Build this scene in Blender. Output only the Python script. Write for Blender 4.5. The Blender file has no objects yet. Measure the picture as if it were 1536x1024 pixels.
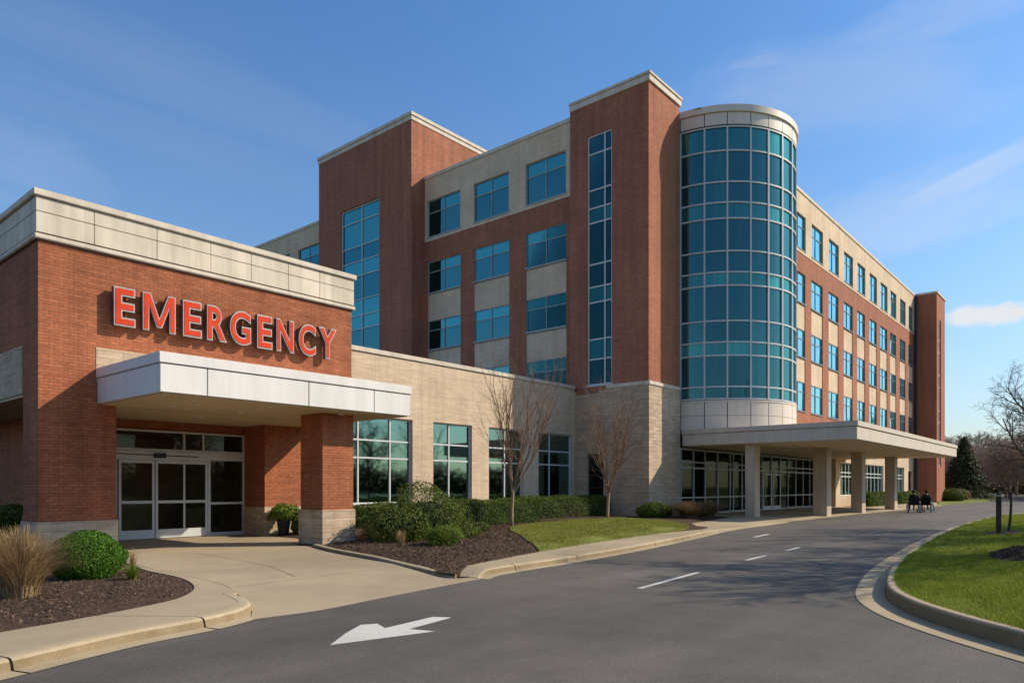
import bpy, bmesh, math, random
import numpy as np
from mathutils import Vector, Matrix, Quaternion
from mathutils.geometry import delaunay_2d_cdt

R = math.radians
rng = np.random.default_rng(7)
random.seed(11)
scene = bpy.context.scene
COL = scene.collection

# ------------------------------------------------------------------ materials
def new_mat(name):
    m = bpy.data.materials.new(name); m.use_nodes = True
    nt = m.node_tree; nt.nodes.clear()
    out = nt.nodes.new('ShaderNodeOutputMaterial')
    return m, nt, out
def N(nt, t, **kw):
    n = nt.nodes.new(t)
    for k, v in kw.items():
        if k.startswith('i_'): n.inputs[k[2:].replace('_', ' ')].default_value = v
        else: setattr(n, k, v)
    return n
def L(nt, a, b): nt.links.new(a, b)
def rgba(c): return (c[0], c[1], c[2], 1.0)
def ramp(nt, fac, stops):
    r = N(nt, 'ShaderNodeValToRGB')
    el = r.color_ramp.elements
    while len(el) < len(stops): el.new(0.5)
    for e, (p, c) in zip(el, stops):
        e.position = p; e.color = rgba(c) if len(c) == 3 else c
    L(nt, fac, r.inputs[0]); return r.outputs[0]
def mixc(nt, fac, a, b, mode='MIX'):
    n = N(nt, 'ShaderNodeMix', data_type='RGBA', blend_type=mode)
    for s, v in ((0, fac), (6, a), (7, b)):
        if isinstance(v, (int, float)): n.inputs[s].default_value = v
        elif isinstance(v, tuple): n.inputs[s].default_value = rgba(v)
        else: L(nt, v, n.inputs[s])
    return n.outputs[2]
def mathn(nt, op, a, b=None, clamp=False):
    n = N(nt, 'ShaderNodeMath', operation=op, use_clamp=clamp)
    for s, v in ((0, a), (1, b)):
        if v is None: continue
        if isinstance(v, (int, float)): n.inputs[s].default_value = v
        else: L(nt, v, n.inputs[s])
    return n.outputs[0]
def noise(nt, vec, scale, detail=4, rough=0.55):
    n = N(nt, 'ShaderNodeTexNoise'); n.inputs['Scale'].default_value = scale
    n.inputs['Detail'].default_value = detail; n.inputs['Roughness'].default_value = rough
    if vec is not None: L(nt, vec, n.inputs['Vector'])
    return n.outputs['Fac']
def pos(nt): return N(nt, 'ShaderNodeNewGeometry').outputs['Position']
def scaled(nt, vec, s):
    n = N(nt, 'ShaderNodeMapping'); n.inputs['Scale'].default_value = s
    L(nt, vec, n.inputs['Vector']); return n.outputs[0]
def bump(nt, h, strength, dist):
    n = N(nt, 'ShaderNodeBump'); n.inputs['Strength'].default_value = strength
    n.inputs['Distance'].default_value = dist; L(nt, h, n.inputs['Height']); return n.outputs[0]
def principled(nt, out, col, rough=0.8, normal=None, metal=0.0, spec=0.3):
    p = N(nt, 'ShaderNodeBsdfPrincipled')
    if isinstance(col, tuple): p.inputs['Base Color'].default_value = rgba(col)
    else: L(nt, col, p.inputs['Base Color'])
    if isinstance(rough, (int, float)): p.inputs['Roughness'].default_value = rough
    else: L(nt, rough, p.inputs['Roughness'])
    p.inputs['Metallic'].default_value = metal
    p.inputs['Specular IOR Level'].default_value = spec
    if normal is not None: L(nt, normal, p.inputs['Normal'])
    L(nt, p.outputs[0], out.inputs[0]); return p
def wallvec(nt):
    """in-plane coordinates of an axis-aligned wall: (x + y, z)"""
    s = N(nt, 'ShaderNodeSeparateXYZ'); L(nt, pos(nt), s.inputs[0])
    u = mathn(nt, 'ADD', s.outputs[0], s.outputs[1])
    c = N(nt, 'ShaderNodeCombineXYZ'); L(nt, u, c.inputs[0]); L(nt, s.outputs[2], c.inputs[1])
    return c.outputs[0]

def brick_mat(name, c1, c2, mortar, bw=0.215, rh=0.075, ms=0.008, stain=0.35):
    m, nt, out = new_mat(name)
    v = wallvec(nt)
    b = N(nt, 'ShaderNodeTexBrick'); L(nt, v, b.inputs['Vector'])
    b.offset = 0.5
    for k, val in (('Scale', 1.0), ('Brick Width', bw), ('Row Height', rh), ('Mortar Size', ms), ('Mortar Smooth', 0.15), ('Bias', 0.0)):
        b.inputs[k].default_value = val
    b.inputs['Color1'].default_value = rgba(c1); b.inputs['Color2'].default_value = rgba(c2); b.inputs['Mortar'].default_value = rgba(mortar)
    streak = noise(nt, scaled(nt, v, (0.5, 7.0, 1.0)), 1.3, 5, 0.6)
    big = noise(nt, scaled(nt, v, (1, 1, 1)), 0.35, 5, 0.6)
    drip = noise(nt, scaled(nt, v, (2.2, 0.12, 1)), 1.0, 4, 0.6)
    fine = noise(nt, v, 9.0, 3, 0.7)
    f = mathn(nt, 'ADD', mathn(nt, 'MULTIPLY', streak, 0.55), mathn(nt, 'MULTIPLY', big, 0.45))
    tone = ramp(nt, f, [(0.30, (1 - stain,) * 3), (0.5, (0.95,) * 3), (0.72, (1.22, 1.18, 1.12))])
    col = mixc(nt, 1.0, b.outputs['Color'], tone, 'MULTIPLY')
    col = mixc(nt, 0.6, col, ramp(nt, fine, [(0.3, (0.72,) * 3), (0.7, (1.25,) * 3)]), 'MULTIPLY')
    col = mixc(nt, 0.7, col, ramp(nt, drip, [(0.3, (0.70,) * 3), (0.65, (1.15,) * 3)]), 'MULTIPLY')
    h = mathn(nt, 'SUBTRACT', mathn(nt, 'MULTIPLY', fine, 0.25), b.outputs['Fac'])
    principled(nt, out, col, 0.88, bump(nt, h, 0.6, 0.008), spec=0.2)
    return m
def stone_mat(name, c1, c2, joint, bw, rh, ms, rough_bump=0.012, offset=0.5, wear=0.3):
    m, nt, out = new_mat(name)
    v = wallvec(nt)
    b = N(nt, 'ShaderNodeTexBrick'); L(nt, v, b.inputs['Vector']); b.offset = offset
    for k, val in (('Scale', 1.0), ('Brick Width', bw), ('Row Height', rh), ('Mortar Size', ms), ('Mortar Smooth', 0.3)):
        b.inputs[k].default_value = val
    b.inputs['Color1'].default_value = rgba(c1); b.inputs['Color2'].default_value = rgba(c2); b.inputs['Mortar'].default_value = rgba(joint)
    hor = noise(nt, scaled(nt, v, (0.7, 5.0, 1)), 1.6, 6, 0.65)
    big = noise(nt, v, 0.45, 5, 0.6); fine = noise(nt, v, 14, 4, 0.7)
    drip = noise(nt, scaled(nt, v, (2.4, 0.15, 1)), 1.0, 4, 0.6)
    col = mixc(nt, 1.0, b.outputs['Color'], ramp(nt, hor, [(0.3, (1 - wear,) * 3), (0.65, (1.1,) * 3)]), 'MULTIPLY')
    col = mixc(nt, 0.6, col, ramp(nt, big, [(0.3, (0.75, 0.74, 0.72)), (0.7, (1.12,) * 3)]), 'MULTIPLY')
    col = mixc(nt, 0.35, col, ramp(nt, drip, [(0.3, (0.65, 0.63, 0.6)), (0.6, (1.1,) * 3)]), 'MULTIPLY')
    col = mixc(nt, 0.4, col, ramp(nt, fine, [(0.3, (0.75,) * 3), (0.7, (1.2,) * 3)]), 'MULTIPLY')
    h = mathn(nt, 'SUBTRACT', mathn(nt, 'ADD', mathn(nt, 'MULTIPLY', fine, 0.5), hor), b.outputs['Fac'])
    principled(nt, out, col, 0.9, bump(nt, h, 0.55, rough_bump), spec=0.2)
    return m
def panel_mat(name, c, vary=0.12, drip=0.2, rough=0.75):
    m, nt, out = new_mat(name)
    v = pos(nt)
    big = noise(nt, v, 0.7, 5, 0.6); fine = noise(nt, v, 30, 3, 0.6)
    dr = noise(nt, scaled(nt, v, (2.0, 2.0, 0.18)), 1.4, 5, 0.6)
    col = mixc(nt, 1.0, c, ramp(nt, big, [(0.3, (1 - vary,) * 3), (0.7, (1 + vary * 0.6,) * 3)]), 'MULTIPLY')
    col = mixc(nt, 1.0, col, ramp(nt, dr, [(0.32, (1 - drip, 1 - drip * 1.05, 1 - drip * 1.15)), (0.6, (1.04,) * 3)]), 'MULTIPLY')
    col = mixc(nt, 0.5, col, ramp(nt, fine, [(0.3, (0.9,) * 3), (0.7, (1.08,) * 3)]), 'MULTIPLY')
    principled(nt, out, col, rough, bump(nt, fine, 0.15, 0.004), spec=0.25)
    return m
def plain_mat(name, c, rough=0.6, metal=0.0, vary=0.15, scale=6.0, spec=0.3):
    m, nt, out = new_mat(name)
    f = noise(nt, pos(nt), scale, 4, 0.6)
    col = mixc(nt, 1.0, c, ramp(nt, f, [(0.3, (1 - vary,) * 3), (0.7, (1 + vary,) * 3)]), 'MULTIPLY')
    principled(nt, out, col, rough, None, metal, spec)
    return m
def glass_mat(name, dark, tint, base=0.3, rough=0.015):
    """coated office glass: a tinted mirror layer over a dark body, stronger at grazing angles"""
    m, nt, out = new_mat(name)
    p = pos(nt)
    wob = noise(nt, p, 0.8, 2, 0.4)
    nrm = bump(nt, wob, 0.12, 0.02)
    g = N(nt, 'ShaderNodeBsdfGlossy'); g.inputs['Roughness'].default_value = rough; g.inputs['Color'].default_value = rgba(tint)
    L(nt, nrm, g.inputs['Normal'])
    inner = noise(nt, scaled(nt, p, (3.0, 3.0, 0.2)), 1.1, 4, 0.6)
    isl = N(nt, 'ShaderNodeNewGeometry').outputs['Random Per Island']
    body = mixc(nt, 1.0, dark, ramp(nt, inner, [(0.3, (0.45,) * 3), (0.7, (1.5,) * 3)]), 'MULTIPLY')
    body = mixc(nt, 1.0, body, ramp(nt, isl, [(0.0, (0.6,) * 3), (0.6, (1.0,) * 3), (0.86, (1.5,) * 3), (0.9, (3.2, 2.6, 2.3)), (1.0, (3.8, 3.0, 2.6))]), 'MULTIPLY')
    d = N(nt, 'ShaderNodeBsdfDiffuse'); L(nt, body, d.inputs['Color'])
    fr = N(nt, 'ShaderNodeFresnel'); fr.inputs['IOR'].default_value = 1.5
    fac = mathn(nt, 'ADD', fr.outputs[0], base, True)
    mx = N(nt, 'ShaderNodeMixShader'); L(nt, fac, mx.inputs[0]); L(nt, d.outputs[0], mx.inputs[1]); L(nt, g.outputs[0], mx.inputs[2])
    L(nt, mx.outputs[0], out.inputs[0]); return m
def clear_glass_mat(name, trans, tint, base=0.06, rough=0.01):
    m, nt, out = new_mat(name)
    wob = noise(nt, pos(nt), 0.9, 2, 0.4)
    g = N(nt, 'ShaderNodeBsdfGlossy'); g.inputs['Roughness'].default_value = rough; g.inputs['Color'].default_value = rgba(tint)
    L(nt, bump(nt, wob, 0.1, 0.02), g.inputs['Normal'])
    t = N(nt, 'ShaderNodeBsdfTransparent'); t.inputs['Color'].default_value = rgba(trans)
    fr = N(nt, 'ShaderNodeFresnel'); fr.inputs['IOR'].default_value = 1.5
    fac = mathn(nt, 'ADD', fr.outputs[0], base, True)
    mx = N(nt, 'ShaderNodeMixShader'); L(nt, fac, mx.inputs[0]); L(nt, t.outputs[0], mx.inputs[1]); L(nt, g.outputs[0], mx.inputs[2])
    L(nt, mx.outputs[0], out.inputs[0]); return m
def leaf_mat(name, dark, light, trans=0.25, rough=0.65):
    m, nt, out = new_mat(name)
    isl = N(nt, 'ShaderNodeNewGeometry').outputs['Random Per Island']
    cl = noise(nt, pos(nt), 2.2, 3, 0.6)
    f = mathn(nt, 'ADD', mathn(nt, 'MULTIPLY', isl, 0.55), mathn(nt, 'MULTIPLY', cl, 0.5))
    col = ramp(nt, f, [(0.15, dark), (0.8, light)])
    p = N(nt, 'ShaderNodeBsdfPrincipled'); L(nt, col, p.inputs['Base Color'])
    p.inputs['Roughness'].default_value = rough; p.inputs['Specular IOR Level'].default_value = 0.25
    t = N(nt, 'ShaderNodeBsdfTranslucent'); L(nt, col, t.inputs['Color'])
    mx = N(nt, 'ShaderNodeMixShader'); mx.inputs[0].default_value = trans
    L(nt, p.outputs[0], mx.inputs[1]); L(nt, t.outputs[0], mx.inputs[2]); L(nt, mx.outputs[0], out.inputs[0])
    return m
def ground_mat(name, stops, s1, s2, bump_d, rough=0.9, speck=None, big=0.25):
    m, nt, out = new_mat(name)
    p = pos(nt)
    a = noise(nt, p, s1, 6, 0.65); b = noise(nt, p, s2, 3, 0.7); c = noise(nt, p, big, 4, 0.55)
    f = mathn(nt, 'ADD', mathn(nt, 'MULTIPLY', a, 0.5), mathn(nt, 'MULTIPLY', b, 0.5))
    col = ramp(nt, f, stops)
    col = mixc(nt, 1.0, col, ramp(nt, c, [(0.3, (0.82,) * 3), (0.7, (1.15,) * 3)]), 'MULTIPLY')
    if speck:
        vor = N(nt, 'ShaderNodeTexVoronoi'); vor.inputs['Scale'].default_value = speck[0]; L(nt, p, vor.inputs['Vector'])
        col = mixc(nt, ramp(nt, vor.outputs['Color'], [(0.62, (0, 0, 0)), (0.9, (speck[2],) * 3)]), col, speck[1])
    principled(nt, out, col, rough, bump(nt, f, 0.6, bump_d), spec=0.25)
    return m

M = {}
M['brick'] = brick_mat('red_brick', (0.46, 0.155, 0.072), (0.37, 0.118, 0.055), (0.23, 0.10, 0.058))
M['brick_far'] = brick_mat('rose_brick', (0.46, 0.182, 0.108), (0.37, 0.142, 0.084), (0.28, 0.125, 0.08), stain=0.2)
M['ashlar'] = stone_mat('split_limestone', (0.64, 0.49, 0.34), (0.54, 0.405, 0.28), (0.37, 0.29, 0.21), 0.62, 0.19, 0.007, 0.02)
M['limestone'] = stone_mat('limestone_panel', (0.68, 0.525, 0.375), (0.64, 0.49, 0.345), (0.44, 0.345, 0.25), 1.34, 0.98, 0.010, 0.005, 0.0, 0.16)
M['precast'] = panel_mat('precast_panel', (0.66, 0.575, 0.46))
M['precast_far'] = stone_mat('precast_cladding', (0.70, 0.54, 0.385), (0.68, 0.52, 0.365), (0.54, 0.43, 0.32), 1.32, 1.2, 0.006, 0.003, 0.0, 0.12)
M['cap'] = panel_mat('stone_cap', (0.66, 0.57, 0.465), 0.08, 0.15)
M['fascia'] = panel_mat('white_fascia', (0.74, 0.70, 0.66), 0.05, 0.06, 0.5)
M['porte'] = panel_mat('cream_fascia', (0.61, 0.52, 0.42), 0.06, 0.10, 0.6)
M['soffit'] = panel_mat('cream_soffit', (0.62, 0.49, 0.32), 0.06, 0.04, 0.8)
M['column'] = panel_mat('column_stucco', (0.55, 0.44, 0.33), 0.12, 0.14, 0.85)
M['joint'] = plain_mat('shadow_joint', (0.07, 0.06, 0.05), 0.9)
M['baypanel'] = panel_mat('bay_metal_panel', (0.72, 0.625, 0.52), 0.05, 0.06, 0.45)
M['alu'] = plain_mat('pale_aluminium', (0.58, 0.60, 0.60), 0.45, 0.0, 0.05)
M['alu_grey'] = plain_mat('grey_aluminium', (0.33, 0.37, 0.37), 0.45, 0.0, 0.06)
M['alu_dark'] = plain_mat('teal_grey_aluminium', (0.15, 0.20, 0.22), 0.45, 0.0, 0.06)
M['door_frame'] = plain_mat('door_white', (0.60, 0.62, 0.62), 0.45, 0.0, 0.05)
M['dark'] = plain_mat('dark_metal', (0.03, 0.03, 0.03), 0.5)
M['glass_blue'] = glass_mat('vision_glass', (0.004, 0.018, 0.028), (0.055, 0.175, 0.185), 0.10)
M['glass_teal'] = glass_mat('spandrel_glass', (0.006, 0.055, 0.060), (0.07, 0.26, 0.26), 0.12)
M['glass_bay'] = glass_mat('bay_vision_glass', (0.006, 0.036, 0.046), (0.27, 0.66, 0.66), 0.13)
M['glass_baytl'] = glass_mat('bay_spandrel_glass', (0.010, 0.085, 0.088), (0.29, 0.76, 0.70), 0.15)
M['glass_sky'] = glass_mat('pale_vision_glass', (0.045, 0.20, 0.27), (0.52, 0.92, 1.0), 0.34)
M['glass_link'] = clear_glass_mat('tinted_clear_glass', (0.20, 0.27, 0.24), (0.42, 0.76, 0.73), 0.24, 0.035)
M['glass_dark'] = clear_glass_mat('smoked_glass', (0.42, 0.41, 0.35), (0.5, 0.55, 0.5), 0.0)
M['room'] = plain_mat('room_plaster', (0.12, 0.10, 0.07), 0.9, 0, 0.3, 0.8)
M['room_painted_lit'] = plain_mat('painted_lit_plaster', (0.62, 0.55, 0.42), 0.9, 0, 0.35, 0.8)  # paler copy of the room plaster, standing in for the missing lobby light
M['glass_lobby'] = clear_glass_mat('lobby_glass', (0.34, 0.36, 0.33), (0.20, 0.25, 0.23), 0.0, 0.03)
M['glass_door'] = clear_glass_mat('door_glass', (0.62, 0.60, 0.52), (0.5, 0.55, 0.5), 0.0)
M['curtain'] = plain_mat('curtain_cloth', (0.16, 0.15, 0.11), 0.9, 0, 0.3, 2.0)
M['lamp'] = plain_mat('downlight_lens', (0.8, 0.8, 0.76), 0.3)
M['letter'] = plain_mat('red_acrylic', (0.58, 0.050, 0.016), 0.6, 0, 0.10, 3, 0.12)
M['silver'] = plain_mat('brushed_silver', (0.34, 0.325, 0.31), 0.45, 0.3, 0.12)
M['dark_return'] = plain_mat('letter_return', (0.10, 0.075, 0.065), 0.5)
M['roof'] = plain_mat('roof_membrane', (0.3, 0.29, 0.27), 0.9)

def asphalt():
    m, nt, out = new_mat('asphalt')
    p = pos(nt)
    big = noise(nt, p, 0.18, 5, 0.6); mid = noise(nt, p, 1.6, 5, 0.6); fine = noise(nt, p, 60, 3, 0.7)
    lane = noise(nt, scaled(nt, p, (0.05, 0.75, 1)), 1.0, 4, 0.55)
    vor = N(nt, 'ShaderNodeTexVoronoi'); vor.inputs['Scale'].default_value = 70; L(nt, p, vor.inputs['Vector'])
    col = ramp(nt, fine, [(0.28, (0.084, 0.076, 0.071)), (0.72, (0.152, 0.136, 0.124))])
    col = mixc(nt, ramp(nt, vor.outputs['Color'], [(0.7, (0, 0, 0)), (0.95, (0.55,) * 3)]), col, (0.22, 0.19, 0.155))
    col = mixc(nt, 1.0, col, ramp(nt, big, [(0.3, (0.78,) * 3), (0.7, (1.2, 1.18, 1.14))]), 'MULTIPLY')
    col = mixc(nt, 0.8, col, ramp(nt, mid, [(0.3, (0.86,) * 3), (0.7, (1.1,) * 3)]), 'MULTIPLY')
    col = mixc(nt, 0.8, col, ramp(nt, lane, [(0.3, (0.72,) * 3), (0.68, (1.18, 1.17, 1.15))]), 'MULTIPLY')
    oil = noise(nt, scaled(nt, p, (0.35, 1.0, 1)), 1.5, 3, 0.5)
    col = mixc(nt, ramp(nt, oil, [(0.66, (0, 0, 0)), (0.80, (0.38,) * 3)]), col, (0.045, 0.040, 0.037))
    principled(nt, out, col, 0.82, bump(nt, fine, 0.5, 0.008), spec=0.3)
    return m
M['asphalt'] = asphalt()
M['concrete'] = ground_mat('pale_concrete', [(0.25, (0.33, 0.255, 0.165)), (0.75, (0.46, 0.37, 0.25))], 1.1, 40, 0.002, 0.85)
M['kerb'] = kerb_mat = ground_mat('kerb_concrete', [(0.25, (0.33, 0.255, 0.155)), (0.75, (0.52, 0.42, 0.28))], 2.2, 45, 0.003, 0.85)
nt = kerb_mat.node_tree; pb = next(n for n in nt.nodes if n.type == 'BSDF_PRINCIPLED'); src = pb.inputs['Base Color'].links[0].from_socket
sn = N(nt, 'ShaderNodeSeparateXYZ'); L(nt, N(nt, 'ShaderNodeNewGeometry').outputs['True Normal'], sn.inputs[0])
face_shade = ramp(nt, mathn(nt, 'ADD', mathn(nt, 'ABSOLUTE', sn.outputs[2]), mathn(nt, 'MULTIPLY', mathn(nt, 'SUBTRACT', noise(nt, pos(nt), 3.0, 5, 0.65), 0.5), 0.7)), [(0.1, (0.50, 0.45, 0.38)), (0.7, (1, 1, 1))])  # painted shade: upright kerb faces darkened in the colour, broken up by noise
L(nt, mixc(nt, 1.0, src, face_shade, 'MULTIPLY'), pb.inputs['Base Color'])
M['mulch'] = ground_mat('bark_mulch', [(0.25, (0.024, 0.014, 0.009)), (0.5, (0.07, 0.042, 0.028)), (0.8, (0.14, 0.088, 0.058))], 9, 45, 0.05, 0.95)
M['chip'] = leaf_mat('bark_chip', (0.03, 0.017, 0.011), (0.20, 0.125, 0.08), 0.0, 0.9)
M['soil_grass'] = ground_mat('lawn_soil', [(0.25, (0.085, 0.115, 0.010)), (0.75, (0.20, 0.225, 0.03))], 1.2, 30, 0.03, 0.95)
M['soil_lawn'] = ground_mat('short_lawn', [(0.25, (0.12, 0.14, 0.022)), (0.75, (0.23, 0.24, 0.05))], 1.0, 26, 0.03, 0.95)
M['field'] = ground_mat('far_field', [(0.25, (0.08, 0.09, 0.03)), (0.75, (0.16, 0.15, 0.06))], 0.3, 6, 0.05, 0.95)
M['blade'] = leaf_mat('grass_blade', (0.13, 0.175, 0.012), (0.33, 0.36, 0.04), 0.3)
M['blade2'] = leaf_mat('short_grass_blade', (0.17, 0.19, 0.025), (0.34, 0.34, 0.065), 0.3)
M['paint'] = ground_mat('road_paint', [(0.2, (0.30, 0.28, 0.25)), (0.42, (0.62, 0.59, 0.53)), (0.8, (0.72, 0.69, 0.63))], 5, 60, 0.002, 0.7)
M['crack'] = plain_mat('sealed_crack', (0.062, 0.056, 0.052), 0.8)
M['box_leaf'] = leaf_mat('boxwood_leaf', (0.020, 0.068, 0.006), (0.12, 0.25, 0.018), 0.25)
M['hedge_leaf'] = leaf_mat('hedge_leaf', (0.020, 0.050, 0.006), (0.155, 0.215, 0.022), 0.2)
M['shrub_leaf'] = leaf_mat('shrub_leaf', (0.024, 0.046, 0.008), (0.17, 0.205, 0.035), 0.25)
M['lime_leaf'] = leaf_mat('lime_leaf', (0.05, 0.09, 0.010), (0.22, 0.29, 0.04), 0.3)
M['dry'] = leaf_mat('dry_grass', (0.19, 0.11, 0.045), (0.56, 0.40, 0.21), 0.3)
M['dry_far'] = leaf_mat('dry_grass_brown', (0.14, 0.085, 0.04), (0.34, 0.23, 0.12), 0.2)
M['needle'] = leaf_mat('needle', (0.018, 0.032, 0.012), (0.085, 0.11, 0.038), 0.1)
M['bark_pale'] = plain_mat('pale_bark', (0.34, 0.25, 0.17), 0.9, 0, 0.35, 14)
M['bark'] = plain_mat('grey_bark', (0.10, 0.075, 0.055), 0.9, 0, 0.35, 8)
M['twig'] = plain_mat('red_twig', (0.26, 0.165, 0.105), 0.9, 0, 0.3, 3)
M['twig_far'] = plain_mat('grey_twig', (0.36, 0.265, 0.19), 0.9, 0, 0.35, 0.6)
M['woods'] = leaf_mat('woods_leaf', (0.020, 0.026, 0.012), (0.075, 0.075, 0.035), 0.1)
M['stake'] = plain_mat('weathered_timber', (0.075, 0.052, 0.036), 0.9, 0, 0.4, 9)
M['strap'] = plain_mat('pale_strap', (0.42, 0.38, 0.32), 0.8)
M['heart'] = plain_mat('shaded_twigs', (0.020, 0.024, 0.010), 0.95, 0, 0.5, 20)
M['pot'] = plain_mat('dark_pot', (0.03, 0.028, 0.026), 0.7)
M['cloth_black'] = plain_mat('black_jacket', (0.012, 0.012, 0.014), 0.85)
M['cloth_brown'] = plain_mat('brown_coat', (0.07, 0.05, 0.042), 0.9)
M['denim'] = plain_mat('denim', (0.07, 0.11, 0.17), 0.9)
M['grey_cloth'] = plain_mat('grey_trousers', (0.20, 0.19, 0.18), 0.9)
M['skin'] = plain_mat('skin', (0.50, 0.28, 0.19), 0.6)
M['hair'] = plain_mat('dark_hair', (0.03, 0.02, 0.015), 0.8)
M['rubber'] = plain_mat('tyre_rubber', (0.02, 0.02, 0.02), 0.8)
M['shoe'] = plain_mat('dark_shoe', (0.02, 0.018, 0.016), 0.7)

# ------------------------------------------------------------------ mesh helpers
def children(o): return o.children
def tag(o, label=None, cat=None, group=None, kind=None):
    if label: o['label'] = label
    if cat: o['category'] = cat
    if group: o['group'] = group
    if kind: o['kind'] = kind
    return o
def empty(name, label, cat, loc=(0, 0, 0), rz=0.0, group=None):
    o = bpy.data.objects.new(name, None); COL.objects.link(o)
    o.location = loc; o.rotation_euler = (0, 0, rz); o.empty_display_size = 0.2
    return tag(o, label, cat, group)
class MB:
    def __init__(s): s.v = []; s.f = []; s.m = []
    def quad(s, pts, mi=0):
        n = len(s.v); s.v += [tuple(p) for p in pts]; s.f.append(tuple(range(n, n + len(pts)))); s.m.append(mi)
    def box(s, x0, x1, y0, y1, z0, z1, mi=0):
        if x1 < x0: x0, x1 = x1, x0
        if y1 < y0: y0, y1 = y1, y0
        if z1 < z0: z0, z1 = z1, z0
        n = len(s.v)
        s.v += [(x0, y0, z0), (x1, y0, z0), (x1, y1, z0), (x0, y1, z0), (x0, y0, z1), (x1, y0, z1), (x1, y1, z1), (x0, y1, z1)]
        for q in ((0, 3, 2, 1), (4, 5, 6, 7), (0, 1, 5, 4), (1, 2, 6, 5), (2, 3, 7, 6), (3, 0, 4, 7)):
            s.f.append(tuple(n + i for i in q)); s.m.append(mi)
    def prism(s, poly, z0, z1, mi=0):
        n = len(s.v); k = len(poly)
        s.v += [(p[0], p[1], z0) for p in poly] + [(p[0], p[1], z1) for p in poly]
        s.f.append(tuple(range(n + k - 1, n - 1, -1))); s.m.append(mi)
        s.f.append(tuple(range(n + k, n + 2 * k))); s.m.append(mi)
        for i in range(k):
            j = (i + 1) % k; s.f.append((n + i, n + j, n + k + j, n + k + i)); s.m.append(mi)
    def tube(s, pts, rads, sides=6, mi=0, cap=True):
        n0 = len(s.v); k = len(pts); P = [Vector(p) for p in pts]
        ref = Vector((0.31, 0.17, 0.93))
        for i in range(k):
            d = (P[min(i + 1, k - 1)] - P[max(i - 1, 0)])
            d = d.normalized() if d.length > 1e-9 else Vector((0, 0, 1))
            a = d.cross(ref)
            if a.length < 0.05: a = d.cross(Vector((1, 0, 0)))
            a.normalize(); b = d.cross(a)
            for j in range(sides):
                t = 2 * math.pi * j / sides
                s.v.append(tuple(P[i] + (a * math.cos(t) + b * math.sin(t)) * rads[i]))
        for i in range(k - 1):
            for j in range(sides):
                j2 = (j + 1) % sides
                s.f.append((n0 + i * sides + j, n0 + i * sides + j2, n0 + (i + 1) * sides + j2, n0 + (i + 1) * sides + j)); s.m.append(mi)
        if cap:
            s.f.append(tuple(n0 + j for j in range(sides))[::-1]); s.m.append(mi)
            s.f.append(tuple(n0 + (k - 1) * sides + j for j in range(sides))); s.m.append(mi)
    def build(s, name, mat, parent=None, bevel=0.0, smooth=False, loc=None):
        me = bpy.data.meshes.new(name); me.from_pydata(s.v, [], s.f)
        mats = mat if isinstance(mat, (list, tuple)) else [mat]
        for m_ in mats: me.materials.append(M[m_] if isinstance(m_, str) else m_)
        if len(mats) > 1: me.polygons.foreach_set('material_index', s.m)
        if bevel > 0:
            bm = bmesh.new(); bm.from_mesh(me)
            bmesh.ops.bevel(bm, geom=bm.edges[:], offset=bevel, segments=2, affect='EDGES', clamp_overlap=True)
            bm.to_mesh(me); bm.free()
        if smooth: me.polygons.foreach_set('use_smooth', [True] * len(me.polygons))
        me.update()
        o = bpy.data.objects.new(name, me); COL.objects.link(o)
        if parent is not None: o.parent = parent
        if loc is not None: o.location = loc
        return o
def pbox(mb, pl, p, a0, a1, d0, d1, z0, z1, mi=0):
    """box on a wall plane: pl 'Y' faces -Y (a = x), pl 'X' faces -X (a = y); d counts inwards"""
    if pl == 'Y': mb.box(a0, a1, p + d0, p + d1, z0, z1, mi)
    else: mb.box(p + d0, p + d1, a0, a1, z0, z1, mi)
def ppt(pl, p, a, d, z): return (a, p + d, z) if pl == 'Y' else (p + d, a, z)
def facade(mb, pl, p, a0, a1, z0, z1, holes=(), reveal=0.2, mi=0):
    A = sorted({a0, a1, *[h[0] for h in holes], *[h[1] for h in holes]}); A = [a for a in A if a0 <= a <= a1]
    Z = sorted({z0, z1, *[h[2] for h in holes], *[h[3] for h in holes]}); Z = [z for z in Z if z0 <= z <= z1]
    for i in range(len(A) - 1):
        for j in range(len(Z) - 1):
            ca, cz = (A[i] + A[i + 1]) / 2, (Z[j] + Z[j + 1]) / 2
            if any(h[0] < ca < h[1] and h[2] < cz < h[3] for h in holes): continue
            mb.quad([ppt(pl, p, A[i], 0, Z[j]), ppt(pl, p, A[i + 1], 0, Z[j]), ppt(pl, p, A[i + 1], 0, Z[j + 1]), ppt(pl, p, A[i], 0, Z[j + 1])], mi)
    for h in holes:
        b0, b1, c0, c1 = max(h[0], a0), min(h[1], a1), max(h[2], z0), min(h[3], z1)
        for q in (((b0, c0), (b1, c0)), ((b1, c0), (b1, c1)), ((b1, c1), (b0, c1)), ((b0, c1), (b0, c0))):
            (u0, w0), (u1, w1) = q
            mb.quad([ppt(pl, p, u0, 0, w0), ppt(pl, p, u1, 0, w1), ppt(pl, p, u1, reveal, w1), ppt(pl, p, u0, reveal, w0)], mi)
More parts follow.
